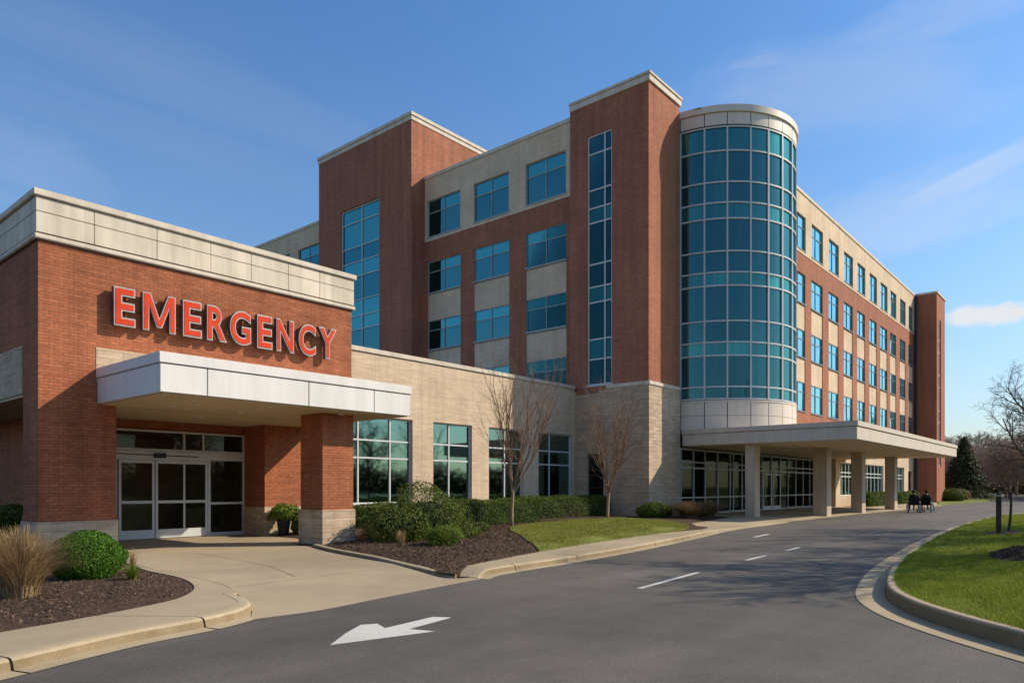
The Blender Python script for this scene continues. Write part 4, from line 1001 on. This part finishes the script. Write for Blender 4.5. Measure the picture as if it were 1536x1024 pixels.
for x, y in ((42.5, 13.0), (48.5, 12.6), (56.5, 12.4), (42.5, 17), (49, 16.5), (57, 16.4)):
    c = MB(); c.tube([(x, y, PZ - .035), (x, y, PZ - .065)], [.11, .11], 16); c.build('downlight', 'lamp', dc)

# low brick building beyond the end tower
lb = empty('low_brick_building', 'low plain sunlit brick building behind the dark evergreen beyond the tower', 'building')
mb = MB(); facade(mb, 'Y', 24, 97.2, 142, -.2, 6.6, [(104, 106, 1, 3), (112, 114, 1, 3), (122, 124, 1, 3)], .2); facade(mb, 'X', 142, 24, 44, -.2, 6.6); mb.build('wall', 'brick_far', lb)
mb = MB(); mb.box(97.2, 142.1, 23.9, 24.4, 6.6, 6.9); mb.build('parapet_cap', 'cap', lb)
for x in (104, 112, 122): window(lb, 'Y', 24.1, x, x + 2, 1, 3, (x + 1,), (), .08, .1)
mb = MB(); mb.box(97.2, 142, 24.4, 44, 6.4, 6.5); mb.build('roof', 'roof', lb)

# ------------------------------------------------------------------ planting
PRM_VASE = dict(levels=5, segs=[4, 7, 5, 4, 3], taper=[0.8, 0.3, 0.3, 0.35, 0.4], jit=[0.03, 0.06, 0.10, 0.13, 0.16], up=[0.1, 0.10, 0.07, 0.06, 0.05], n=[7, 7, 5, 3, 0], t0=[0.72, 0.12, 0.15, 0.2, 0], ang=[0.30, 0.33, 0.42, 0.5, 0.5], len=[2.6, 0.55, 0.55, 0.6, 0.6], rad=[0.5, 0.5, 0.5, 0.6, 0.6], rmin=0.0032, short=0.6)
PRM_OPEN = dict(levels=6, segs=[6, 8, 6, 5, 4, 3], taper=[0.55, 0.3, 0.3, 0.35, 0.4, 0.5], jit=[0.04, 0.08, 0.11, 0.14, 0.17, 0.2], up=[0.1, 0.06, 0.04, 0.04, 0.03, 0.02], n=[10, 8, 7, 5, 3, 0], t0=[0.3, 0.2, 0.2, 0.2, 0.2, 0], ang=[0.85, 0.6, 0.6, 0.6, 0.6, 0.6], len=[0.62, 0.55, 0.55, 0.55, 0.6, 0.6], rad=[0.55, 0.5, 0.5, 0.55, 0.6, 0.6], rmin=0.005, short=0.8)
PRM_FAR = dict(levels=5, segs=[6, 6, 5, 3, 2], taper=[0.4, 0.3, 0.3, 0.4, 0.4], jit=[0.04, 0.09, 0.12, 0.15, 0.2], up=[0.1, 0.05, 0.04, 0.03, 0.02], n=[16, 9, 6, 4, 0], t0=[0.18, 0.15, 0.15, 0.15, 0], ang=[0.9, 0.65, 0.65, 0.65, 0.6], len=[0.5, 0.55, 0.55, 0.6, 0.6], rad=[0.5, 0.5, 0.5, 0.6, 0.6], rmin=0.024, short=0.7)

bush('round_bush', 'dense bright green clipped round bush in the mulch before the brick pier', 'bush', (4.72, 13.75, 0.02), (0.56, 0.54, 0.455), 22000, 0.0155, 'box_leaf', 5, lumps=0.17, flat=0.12, stray=0.0)
tuft('ornamental_grass', 'tall clump of tan dry grass in the mulch beside the round green bush', 'ornamental grass', (3.30, 12.15, 0.05), 0.80, 1.05, 3000, 'dry', 4, 0.005, spread=0.85)
tuft('ornamental_grass', 'small straw coloured tuft of dry grass behind the round bush by the driveway edge', 'ornamental grass', (5.55, 13.9, 0.05), 0.16, 0.50, 130, 'dry', 9, 0.004)
tuft('herb_clump', 'low thin green sprig beside the round bush near the driveway curve', 'plant', (5.15, 12.9, 0.05), 0.24, 0.34, 260, 'lime_leaf', 8, 0.006, spread=0.9)
bush('dark_shrub', 'dark green shrub in the shade of the side porch behind the dry grass', 'bush', (6.1, 23.4, 0.0), (0.9, 0.9, 0.62), 6000, 0.034, 'hedge_leaf', 15, lumps=0.15)
SG = 'loose shrubs in the bed beside the brick column'
bush('loose_shrub', 'dark loose green shrub tight against the stone foot of the brick column', 'bush', (13.75, 16.15, 0.03), (0.85, 0.85, 0.60), 9500, 0.024, 'shrub_leaf', 21, SG, 0.55, stray=0.06)
bush('loose_shrub', 'widest and tallest loose green shrub below the large window', 'bush', (15.1, 16.25, 0.03), (1.25, 1.0, 0.76), 16000, 0.024, 'shrub_leaf', 22, SG, 0.6, stray=0.06)
bush('loose_shrub', 'dark green shrub behind the widest shrub in front of the stone wall', 'bush', (16.0, 17.7, 0.03), (0.9, 0.85, 0.54), 7500, 0.026, 'hedge_leaf', 23, SG, 0.5, stray=0.1)
bush('low_shrub', 'small feathery yellow green shrub at the front edge of the mulch bed', 'bush', (13.75, 14.1, 0.05), (0.50, 0.46, 0.28), 5000, 0.018, 'lime_leaf', 24, None, 0.6, stray=0.25)
tuft('herb_clump', 'feathery upright green shoots around the small yellow green shrub', 'plant', (13.55, 13.95, 0.05), 0.55, 0.55, 700, 'lime_leaf', 25, 0.005, spread=1.0)
tuft('ornamental_grass', 'small straw tuft at the foot of the loose shrubs near the column', 'ornamental grass', (12.75, 14.75, 0.05), 0.26, 0.50, 260, 'dry', 26, 0.005)
GG = 'low leafy plants in the mulch below the clipped hedge'
for x, y, s, lab in ((16.2, 15.8, 0.34, 'low green plant in the mulch touching the widest shrub'), (17.4, 16.7, 0.30, 'low green plant in the mulch midway to the clipped hedge'), (18.8, 17.6, 0.36, 'low green plant in the mulch beside the bare tree trunk'), (18.6, 19.0, 0.42, 'low green plant tight against the end of the clipped hedge')):
    bush('low_plant', lab, 'plant', (x, y, 0.05), (s * 1.3, s * 1.2, s * 0.5), 1400, 0.024, 'shrub_leaf', int(x * 100), GG, 0.3)
HG = 'clipped hedges along the stone wing'
hedge('clipped_hedge', 'sunlit clipped green hedge behind the near bare tree', (23.0, 20.55, 0), 5.2, 1.6, 1.10, 30000, 0.022, 'hedge_leaf', 31, HG)
hedge('clipped_hedge', 'long dark shaded clipped hedge in front of the stone tower base', (30.1, 22.5, 0), 8.2, 1.6, 1.15, 26000, 0.027, 'hedge_leaf', 32, HG)
hedge('clipped_hedge', 'dark clipped hedge against the wall behind the loose shrubs', (19.0, 23.2, 0), 6.0, 1.2, 0.95, 12000, 0.036, 'hedge_leaf', 33, HG)
bush('dark_shrub', 'low dark shrub at the corner of the stone tower base', 'bush', (33.2, 18.5, 0), (1.0, 0.8, 0.46), 5000, 0.034, 'hedge_leaf', 41, None, 0.2)
DG = 'brown grasses in front of the glazed lobby'
tuft('ornamental_grass', 'pale tan dry grass clump just right of the stone tower corner', 'ornamental grass', (33.4, 16.7, 0.02), 1.25, 0.95, 1600, 'dry_far', 42, 0.012, DG, spread=1.0)
tuft('ornamental_grass', 'shaded brown grass clump below the lobby glazing beside the first column', 'ornamental grass', (36.0, 17.0, 0.02), 1.4, 0.95, 1500, 'dry_far', 43, 0.013, DG, spread=1.0)
tuft('ornamental_grass', 'shaded brown grass clump close to the lobby glazing behind the others', 'ornamental grass', (37.0, 18.5, 0.02), 1.4, 0.9, 1300, 'dry_far', 44, 0.013, DG, spread=1.0)
hedge('clipped_hedge', 'sunlit clipped hedge below the ground floor windows behind the third column', (68.5, 16.6, 0), 7.0, 1.1, 1.15, 8000, 0.05, 'hedge_leaf', 51, 'clipped hedges beyond the drop-off columns')
hedge('clipped_hedge', 'clipped hedge below the last ground floor window near the wheelchairs', (80.5, 16.7, 0), 8.5, 1.1, 1.15, 8000, 0.055, 'hedge_leaf', 52, 'clipped hedges beyond the drop-off columns')
bush('olive_shrub', 'yellowish olive shrub at the foot of the end tower', 'bush', (97.6, 15.2, -0.1), (2.0, 1.2, 0.85), 4500, 0.07, 'shrub_leaf', 53, None, 0.3)
bush('olive_shrub', 'small brownish shrub on the verge in front of the dark evergreen', 'bush', (104.5, 15.6, -0.1), (2.0, 1.2, 0.75), 2500, 0.08, 'dry_far', 54, None, 0.3)

bare_tree('bare_tree', 'slender leafless tree with reddish twigs in front of the clipped hedge', (22.3, 19.0, 0.1), 5.6, 0.075, dict(PRM_VASE, trunk=0.30), 61, 'bark_pale', 'twig')
bare_tree('bare_tree', 'slender leafless tree on the lawn in front of the shaded stone tower base', (28.75, 18.55, 0.1), 5.6, 0.075, dict(PRM_VASE, trunk=0.28), 62, 'bark_pale', 'twig')
bare_tree('roadside_tree', 'leafless roadside tree with fine rising branches on the lawn beyond the timber stake', (37.4, 2.4, 0.1), 6.6, 0.12, dict(PRM_OPEN, trunk=0.75, n=[10, 7, 6, 4, 2, 0], t0=[0.28, 0.2, 0.2, 0.2, 0.2, 0], up=[0.1, 0.09, 0.06, 0.05, 0.04, 0.02], rmin=0.006), 70, 'bark', 'bark', lean=(-0.04, 0.03))
# neighbours of that tree stand along the same lawn just outside the picture; their shadows fall on the road
SH = 'leafless trees standing along the lawn outside the picture'
sh0 = bare_tree('lawn_tree', 'tree of the lawn row outside the picture with leaves added to blotch its shadow', (23.4, -2.3, 0.1), 8.6, 0.15, dict(PRM_OPEN, trunk=0.8, rmin=0.014, n=[8, 6, 5, 4, 2, 0]), 75, 'bark', 'bark', group=SH)
gq = np.random.default_rng(8); qp = gq.normal(size=(2600, 3)) * np.array([1.1, 1.1, 1.4]) + np.array([0, 0, 5.2])
cards('foliage', qp[(np.hypot(qp[:, 0], qp[:, 1]) < 2.0)], 0.075, 'needle', sh0)  # sparse leaf cards added to the unseen tree to cast soft blotches
for x, y, rz, s in ((29.3, -1.9, 2.6, 0.95), (35.5, -1.7, 4.1, 1.0)):
    o = copy_tree(sh0); o.location = (x, y, 0.1); o.rotation_euler.z = rz; o.scale = (s, s, s)

def conifer(name, label, loc, h, r, n, seed, group=None):
    e = empty(name, label, 'tree', loc, 0, group); g = np.random.default_rng(seed)
    t = MB(); t.tube([(0, 0, -.2), (0.05, 0, h * .5), (0, 0, h * .97)], [.03 * h * .6, .012 * h, .01], 7); t.build('trunk', 'bark', e)
    P = []; k = 80
    for i in range(k):
        z = h * (0.06 + 0.92 * (i / k) ** 0.9); rr = r * (1 - z / h) ** 0.8 * g.uniform(0.65, 1.15) + .12
        for a in g.uniform(0, 2 * math.pi, 6):
            m_ = max(4, int(n * rr / (k * 6 * r * .55))); u = g.random(m_) ** 0.7
            P.append(np.stack([np.cos(a + g.normal(0, .12, m_)) * rr * u, np.sin(a + g.normal(0, .12, m_)) * rr * u, z - 0.28 * rr * u + g.normal(0, .10, m_)], 1))
    P = np.concatenate(P); d = np.stack([P[:, 0], P[:, 1], np.full(len(P), r * .8)], 1); d /= np.linalg.norm(d, axis=1)[:, None]
    cards('crown', P, 0.10, 'needle', e, d, 2.4, 0.8); return e
EG = 'evergreens beyond the end of the hospital'
conifer('evergreen_tree', 'tall dark conical evergreen beyond the end of the canopy', (119.0, 17.2, -0.1), 9.0, 3.7, 13000, 81, EG)
conifer('evergreen_tree', 'small slim evergreen against the sunlit low brick wall', (99.6, 17.6, -0.1), 4.4, 1.1, 3500, 82, EG)
conifer('evergreen_tree', 'shorter dark evergreen tucked behind the tall one', (129.0, 19.5, -0.1), 7.4, 3.0, 9000, 83, EG)
FG = 'leafless trees of the far wood'
f0 = bare_tree('wood_tree', 'bare grey brown tree of the far wood behind the evergreens', (140, 14, -.1), 9.0, 0.20, dict(PRM_FAR, trunk=0.85), 91, 'twig_far', 'twig_far', group=FG)
f1 = bare_tree('wood_tree', 'bare grey brown tree of the far wood behind the evergreens', (150, 20, -.1), 8.0, 0.18, dict(PRM_FAR, trunk=0.85), 92, 'twig_far', 'twig_far', group=FG)
spots = [(136, 8.0, 1.2), (133, 22, 1.0), (137, 4, .95), (143, 24, 1.1), (147, 7.5, 1.05), (152, 1, 1.1), (156, 10.5, 1.05), (160, 27, 1.2), (166, 5.5, 1.15), (171, 23, 1.2), (176, 9.6, 1.2), (182, 17, 1.3), (141, 9.0, .9), (150, 15.5, .95), (188, 25, 1.4), (195, 13, 1.4), (122, 4.2, 1.3), (158, -4, 1.2), (210, 21, 1.5), (130, 0.5, 1.4), (205, 32, 1.5), (131, -3, 1.1)]
for i, (x, y, s) in enumerate(spots):
    o = copy_tree((f0, f1)[i % 2]); o.location = (x, y, -.1); o.rotation_euler.z = i * 1.7; o.scale = (s * 1.15, s * 1.15, s)
# dense far wood that closes the horizon (reads as one mass), also mirrored in the glass
def wood(label, pts, h, n, mat, seed, size):
    g = np.random.default_rng(seed); P = []
    seg = [(Vector(pts[i]), Vector(pts[i + 1])) for i in range(len(pts) - 1)]; tot = sum((b - a).length for a, b in seg)
    for a, b in seg:
        k = int(n * (b - a).length / tot); t = g.random(k); l = (b - a).length
        top = h * (0.72 + 0.16 * np.sin(t * l * .35 + seed) + 0.12 * np.sin(t * l * .9) + .1 * np.sin(t * l * 2.3 + 1))
        q = np.stack([a.x + (b.x - a.x) * t, a.y + (b.y - a.y) * t, top * g.random(k) ** 1.15], 1) + g.normal(0, 1.3, (k, 3)) * np.array([1, 1, .3])
        P.append(q)
    o = cards('wood', np.concatenate(P), size, mat, None, None, 1.5); tag(o, label, 'woodland', kind='stuff')
wood('hazy brown thicket of undergrowth closing the far end of the road', [(240, 60), (215, 36), (222, 20), (232, 2), (225, -40)], 9, 16000, 'dry_far', 5, 0.42)
wood('belt of trees across the road from the hospital', [(-60, 60), (-75, 0), (-60, -58), (0, -75), (90, -75), (150, -60)], 7, 70000, 'woods', 6, 0.30)

# ------------------------------------------------------------------ small things
e = empty('plant_pot', 'dark plant pot with a leafy top standing by the stone corner of the entrance recess', 'planter', (13.45, 21.55, 0.0))
mb = MB(); mb.tube([(0, 0, 0), (0, 0, .08), (0, 0, .38), (0, 0, .58), (0, 0, .60)], [.15, .17, .21, .24, .22], 16); mb.build('pot', 'pot', e, smooth=False)
p, d = blob_points(1500, (.42, .40, .24), 3, .6); p[:, 2] += .52; cards('foliage', p, .035, 'lime_leaf', e, d, 2.0)
bush('dark_shrub', 'dark shrub tucked between the entrance pot and the brick column', 'bush', (14.02, 21.25, 0), (.45, .45, .42), 3500, .03, 'hedge_leaf', 66)

e = empty('tree_stake', 'weathered square timber stake with a strap at its top on the mulch ring', 'stake', (27.4, 3.02, 0.05))
mb = MB(); mb.box(-.075, .075, -.07, .07, -.05, 1.42); mb.build('post', 'stake', e, 0.012)
mb = MB(); mb.box(-.10, 0.5, -.085, -.06, 1.30, 1.36); mb.box(-.09, -.078, -.09, .09, 1.30, 1.36); mb.build('strap', 'strap', e)
e = empty('young_tree', 'thin curved stem of a young tree tied to the timber stake', 'tree', (28.05, 2.86, 0.05))
mb = MB(); mb.tube([(0.0, 0, -.05), (.12, -.03, .25), (.22, -.06, .6), (.27, -.07, 1.0), (.26, -.07, 1.45)], [.05, .045, .04, .038, .034], 7); mb.build('trunk', 'stake', e, smooth=True)
mb = MB()
for a, l in ((0, .26), (2.2, .22), (4.0, .2)): mb.tube([(.26, -.07, 1.38), (.26 + math.cos(a) * l, -.07 + math.sin(a) * l, 1.42)], [.02, .012], 5)
mb.build('branch', 'stake', e)

# wheelchairs with seated people
def wheelchair(name, label, loc, rz):
    e = empty(name, label, 'wheelchair', loc, rz, 'wheelchairs on the drop-off roadway'); e.scale = (1.1, 1.22, 1.1)
    # local frame: faces +X, wheels to either side in Y
    f = MB()
    for s in (-.25, .25):
        f.tube([(-.28, s, .93), (-.22, s, .88), (-.20, s, .45), (.22, s, .47), (.34, s, .40), (.48, s, .14)], [.014] * 6, 6)
        f.tube([(-.2, s, .68), (.12, s, .68), (.14, s, .47)], [.012] * 3, 6); f.tube([(-.2, s, .45), (-.1, s, .30), (.24, s, .28), (.22, s, .47)], [.012] * 4, 6)
    f.tube([(-.05, -.25, .3), (-.05, .25, .3)], [.012, .012], 6); f.build('frame', 'dark', e)
    b = MB(); b.box(-.22, .24, -.24, .24, .46, .50); b.build('seat', 'cloth_black', e, .01)
    b = MB(); b.box(-.24, -.205, -.24, .24, .50, .94); b.build('backrest', 'cloth_black', e, .01)
    for s in (-.3, .3):
        w = MB(); T = [(-.08 + .30 * math.cos(t), s, .30 + .30 * math.sin(t)) for t in np.linspace(0, 2 * math.pi, 25)]
        w.tube(T, [.022] * 25, 6, 0, False); wo = w.build('wheel', 'rubber', e)
        w = MB()
        for t in np.linspace(0, 2 * math.pi, 13)[:-1]: w.tube([(-.08, s, .30), (-.08 + .285 * math.cos(t), s, .30 + .285 * math.sin(t))], [.006, .006], 4)
        w.tube([(-.08 + .265 * math.cos(t), s * 1.1, .30 + .265 * math.sin(t)) for t in np.linspace(0, 2 * math.pi, 25)], [.012] * 25, 5, 0, False); w.build('rim', 'alu', wo)
        c = MB(); c.tube([(.30 + .085 * math.cos(t), s * .85, .09 + .075 * math.sin(t)) for t in np.linspace(0, 2 * math.pi, 17)], [.02] * 17, 6, 0, False); c.build('castor', 'rubber', e)
        c = MB(); c.box(.42, .60, s * .45 - .08, s * .45 + .08, .11, .13); c.build('footrest', 'dark', e, .004)
    return e
def person(label, loc, rz, top, legs, arm_fwd=0.22):
    e = empty('person', label, 'person', loc, rz); e.scale = (1.1, 1.1, 1.1)
    J, E_, Rr = [], [], []
    def v(p, r): J.append(p); Rr.append(r); return len(J) - 1
    pel = v((-.06, 0, .60), .155); wa = v((-.09, 0, .76), .145); ch = v((-.10, 0, .96), .165); nb = v((-.08, 0, 1.12), .075); nk = v((-.05, 0, 1.19), .058); hd = v((-.02, 0, 1.29), .098); ht = v((-.02, 0, 1.38), .085)
    E_ += [(pel, wa), (wa, ch), (ch, nb), (nb, nk), (nk, hd), (hd, ht)]
    for s in (-1, 1):
        sh_ = v((-.10, s * .19, 1.06), .075); el = v((-.08, s * .27, .80), .055); wr = v((arm_fwd - .02, s * .22, .74), .038); ha = v((arm_fwd + .05, s * .20, .735), .034)
        E_ += [(ch, sh_), (sh_, el), (el, wr), (wr, ha)]
        hip = v((-.02, s * .10, .585), .105); kn = v((.40, s * .13, .60), .075); an = v((.46, s * .12, .20), .048); to = v((.58, s * .13, .165), .04)
        E_ += [(pel, hip), (hip, kn), (kn, an), (an, to)]
        hh = ha
        for k in range(4):
            a = v((arm_fwd + .095, s * (.175 + .016 * k), .735 - .004 * k), .009); b = v((arm_fwd + .125 - .006 * abs(k - 1.5), s * (.175 + .016 * k), .715), .008); E_ += [(hh, a), (a, b)]
        a = v((arm_fwd + .07, s * .160, .725), .010); b = v((arm_fwd + .10, s * .150, .715), .009); E_ += [(hh, a), (a, b)]
    me = bpy.data.meshes.new('body'); me.from_pydata(J, E_, []); o = bpy.data.objects.new('body', me); COL.objects.link(o)
    sk = o.modifiers.new('skin', 'SKIN'); sl = me.skin_vertices[0].data
    for i, r_ in enumerate(Rr): sl[i].radius = (r_, r_ * (1.0 if i > 2 else 1.18)); sl[i].use_root = (i == 0)
    sb = o.modifiers.new('sub', 'SUBSURF'); sb.levels = 1; sb.render_levels = 1
    bpy.context.view_layer.update()
    dg = bpy.context.evaluated_depsgraph_get(); m2 = bpy.data.meshes.new_from_object(o.evaluated_get(dg)); bpy.data.objects.remove(o)
    m2.name = 'body'; m2.materials.clear()
    for k in ('skin', top, legs, 'shoe'): m2.materials.append(M[k])
    for p_ in m2.polygons:
        c = p_.center; p_.use_smooth = True
        if c.z > 1.14 or (abs(c.y) > .12 and c.x > arm_fwd - .03 and c.z > .69): p_.material_index = 0
        elif c.z < .225: p_.material_index = 3
        elif c.z < .68 and not (c.x < -.02 and c.z > .66) or (c.x > .1 and c.z < .70): p_.material_index = 2
        else: p_.material_index = 1
    b = bpy.data.objects.new('body', m2); COL.objects.link(b); b.parent = e
    h = MB(); h.tube([(-.045, 0, 1.24), (-.055, 0, 1.31), (-.045, 0, 1.38), (-.03, 0, 1.41), (-.025, 0, 1.42)], [.085, .108, .10, .06, .01], 12); h.build('hair', 'hair', e, smooth=True)
    fce = MB(); fce.tube([(.065, 0, 1.29), (.095, 0, 1.275)], [.014, .018], 6)
    for s in (-1, 1): fce.tube([(-.02, s * .092, 1.27), (-.02, s * .095, 1.31)], [.016, .014], 6)
    fce.build('nose_and_ears', 'skin', e)
    ey = MB()
    for s in (-1, 1): ey.tube([(.068, s * .034, 1.305), (.082, s * .034, 1.305)], [.010, .007], 6)
    ey.tube([(.07, -.022, 1.235), (.078, 0, 1.233), (.07, .022, 1.235)], [.006, .008, .006], 5)
    ey.build('face_features', 'hair', e)
    return e
wheelchair('wheelchair', 'dark wheelchair holding the person in the black jacket', (56.3, 11.15, -.125), R(25))
person('person in a black jacket and blue jeans seated in a wheelchair with back turned', (56.3, 11.15, -.125), R(25), 'cloth_black', 'denim')
wheelchair('wheelchair', 'dark wheelchair holding the person in the brown coat', (56.95, 10.45, -.125), R(-10))
person('person in a brown coat and grey trousers seated in the wheelchair ahead', (56.95, 10.45, -.125), R(-10), 'cloth_brown', 'grey_cloth', 0.26)

# ------------------------------------------------------------------ sky, sun, camera
SUN = Vector((1.13, -0.96, 1.0)).normalized()
el = math.asin(SUN.z); az = math.atan2(SUN.x, SUN.y)
w = bpy.data.worlds.new('World'); scene.world = w; w.use_nodes = True
nt = w.node_tree; nt.nodes.clear()
out = nt.nodes.new('ShaderNodeOutputWorld'); bg = nt.nodes.new('ShaderNodeBackground')
sky = N(nt, 'ShaderNodeTexSky', sky_type='NISHITA', sun_disc=False, sun_elevation=el, sun_rotation=az, altitude=0, air_density=1.15, dust_density=1.1, ozone_density=2.2)
tc = N(nt, 'ShaderNodeTexCoord')
# thin cirrus: noise on the sky plane (direction divided by height), stretched into streaks
sp = N(nt, 'ShaderNodeSeparateXYZ'); L(nt, tc.outputs['Generated'], sp.inputs[0])
zc = mathn(nt, 'MAXIMUM', mathn(nt, 'ADD', sp.outputs[2], 0.10), 0.03)
cb = N(nt, 'ShaderNodeCombineXYZ'); L(nt, mathn(nt, 'DIVIDE', sp.outputs[0], zc), cb.inputs[0]); L(nt, mathn(nt, 'DIVIDE', sp.outputs[1], zc), cb.inputs[1])
mp = N(nt, 'ShaderNodeMapping'); mp.inputs['Rotation'].default_value = (0, 0, R(62)); mp.inputs['Scale'].default_value = (0.42, 1.5, 1); mp.inputs['Location'].default_value = (0.6, 0.3, 0); L(nt, cb.outputs[0], mp.inputs['Vector'])
n1 = N(nt, 'ShaderNodeTexNoise'); n1.inputs['Scale'].default_value = 1.1; n1.inputs['Detail'].default_value = 9; n1.inputs['Roughness'].default_value = 0.56; n1.inputs['Distortion'].default_value = 0.5; L(nt, mp.outputs[0], n1.inputs['Vector'])
n2 = noise(nt, cb.outputs[0], 0.55, 4, 0.5)
cir = mathn(nt, 'MULTIPLY', ramp(nt, n1.outputs['Fac'], [(0.46, (0, 0, 0)), (0.78, (1, 1, 1))]), ramp(nt, n2, [(0.40, (0, 0, 0)), (0.62, (1, 1, 1))]))
veil = ramp(nt, noise(nt, cb.outputs[0], 0.35, 5, 0.5), [(0.35, (0, 0, 0)), (0.75, (0.09,) * 3)])
def puff(direction, size, stretch, gain):
    d = Vector(direction).normalized()
    df = N(nt, 'ShaderNodeVectorMath', operation='SUBTRACT'); L(nt, tc.outputs['Generated'], df.inputs[0]); df.inputs[1].default_value = d
    sc_ = N(nt, 'ShaderNodeVectorMath', operation='MULTIPLY'); L(nt, df.outputs[0], sc_.inputs[0]); sc_.inputs[1].default_value = (1, 1, stretch)
    ln = N(nt, 'ShaderNodeVectorMath', operation='LENGTH'); L(nt, sc_.outputs[0], ln.inputs[0])
    nz = noise(nt, tc.outputs['Generated'], 26, 6, 0.6)
    f = mathn(nt, 'ADD', mathn(nt, 'DIVIDE', ln.outputs['Value'], size), mathn(nt, 'MULTIPLY', mathn(nt, 'SUBTRACT', nz, 0.5), 1.6))
    return mathn(nt, 'MULTIPLY', ramp(nt, f, [(0.5, (1, 1, 1)), (1.05, (0, 0, 0))]), gain)
FW = Vector((math.cos(R(40.4)), math.sin(R(40.4)), 0)); RT = Vector((math.sin(R(40.4)), -math.cos(R(40.4)), 0))
def streak(px, py, slope, lu, lv, gain, seed):
    # a wisp of high cloud around one direction of the sky
    c = (FW + RT * ((px - 768) / 1078) + Vector((0, 0, (730 - py) / 1078))).normalized()
    s_ = c.cross(Vector((0, 0, 1))).normalized(); up_ = s_.cross(c); u = (s_ + up_ * slope).normalized(); v = c.cross(u).normalized()
    def dot(a):
        n = N(nt, 'ShaderNodeVectorMath', operation='DOT_PRODUCT'); L(nt, tc.outputs['Generated'], n.inputs[0]); n.inputs[1].default_value = a; return n.outputs['Value']
    mpn = N(nt, 'ShaderNodeCombineXYZ'); L(nt, mathn(nt, 'MULTIPLY', dot(u), 1.0 / lu), mpn.inputs[0]); L(nt, mathn(nt, 'MULTIPLY', dot(v), 1.0 / lv), mpn.inputs[1]); mpn.inputs[2].default_value = seed
    nz = noise(nt, mpn.outputs[0], 0.9, 8, 0.62)
    q = mathn(nt, 'ADD', mathn(nt, 'POWER', mathn(nt, 'DIVIDE', dot(u), lu), 2.0), mathn(nt, 'POWER', mathn(nt, 'DIVIDE', dot(v), lv), 2.0))
    f = mathn(nt, 'ADD', q, mathn(nt, 'MULTIPLY', mathn(nt, 'SUBTRACT', nz, 0.5), 2.6))
    front = mathn(nt, 'GREATER_THAN', dot(c), 0.5)
    return mathn(nt, 'MULTIPLY', mathn(nt, 'MULTIPLY', ramp(nt, f, [(0.0, (1, 1, 1)), (0.9, (0, 0, 0))]), gain), front)
pf = puff(FW + RT * 0.664 + Vector((0, 0, 0.240)), 0.050, 3.4, 1.0)
for a_ in ((1440, 275, 0.30, 0.16, 0.020, 0.32, 1.0), (1330, 330, 0.12, 0.20, 0.05, 0.22, 2.0), (1150, 92, -0.05, 0.055, 0.010, 0.16, 3.0), (1420, 15, 0.15, 0.16, 0.04, 0.18, 4.0), (230, 95, -0.16, 0.30, 0.045, 0.05, 5.0), (40, 230, -0.25, 0.10, 0.05, 0.08, 6.0), (1240, 130, -0.1, 0.2, 0.07, 0.16, 7.0)):
    pf = mathn(nt, 'MAXIMUM', pf, streak(*a_))
cl = mathn(nt, 'MAXIMUM', mathn(nt, 'MULTIPLY', cir, 0.20), pf)
cl = mathn(nt, 'ADD', cl, veil, True)
grad = ramp(nt, sp.outputs[2], [(0.0, (0.84, 0.92, 1.05)), (0.25, (0.76, 1.02, 1.26)), (0.58, (0.55, 0.95, 1.33)), (1.0, (0.52, 0.60, 0.66))])
skyc = mixc(nt, 1.0, sky.outputs[0], grad, 'MULTIPLY')
col = mixc(nt, cl, skyc, (6.0, 6.2, 6.5))
L(nt, col, bg.inputs['Color']); bg.inputs['Strength'].default_value = 0.132; L(nt, bg.outputs[0], out.inputs[0])

sl = bpy.data.lights.new('sun', 'SUN'); sl.energy = 5.0; sl.angle = R(0.55); sl.color = (1.0, 0.865, 0.665)
so = bpy.data.objects.new('sun', sl); COL.objects.link(so); so.rotation_euler = (-SUN).to_track_quat('-Z', 'Y').to_euler(); so.location = (60, -60, 80)

cam = bpy.data.cameras.new('camera'); co = bpy.data.objects.new('camera', cam); COL.objects.link(co)
co.location = (0, 0, 1.65); co.rotation_euler = (R(90), 0, R(40.4 - 90)); cam.sensor_width = 36; cam.lens = 36 * 1078 / 1536; cam.shift_y = (730 - 512) / 1536
cam.clip_start = 0.1; cam.clip_end = 6000
scene.camera = co
scene.view_settings.view_transform = 'Standard'; scene.view_settings.look = 'None'; scene.view_settings.exposure = 0; scene.view_settings.gamma = 1
scene.render.resolution_x, scene.render.resolution_y = 1024, 682
scene.cycles.max_bounces = 8; scene.cycles.transparent_max_bounces = 12; scene.cycles.sample_clamp_indirect = 6
scene.cycles.use_denoising = True
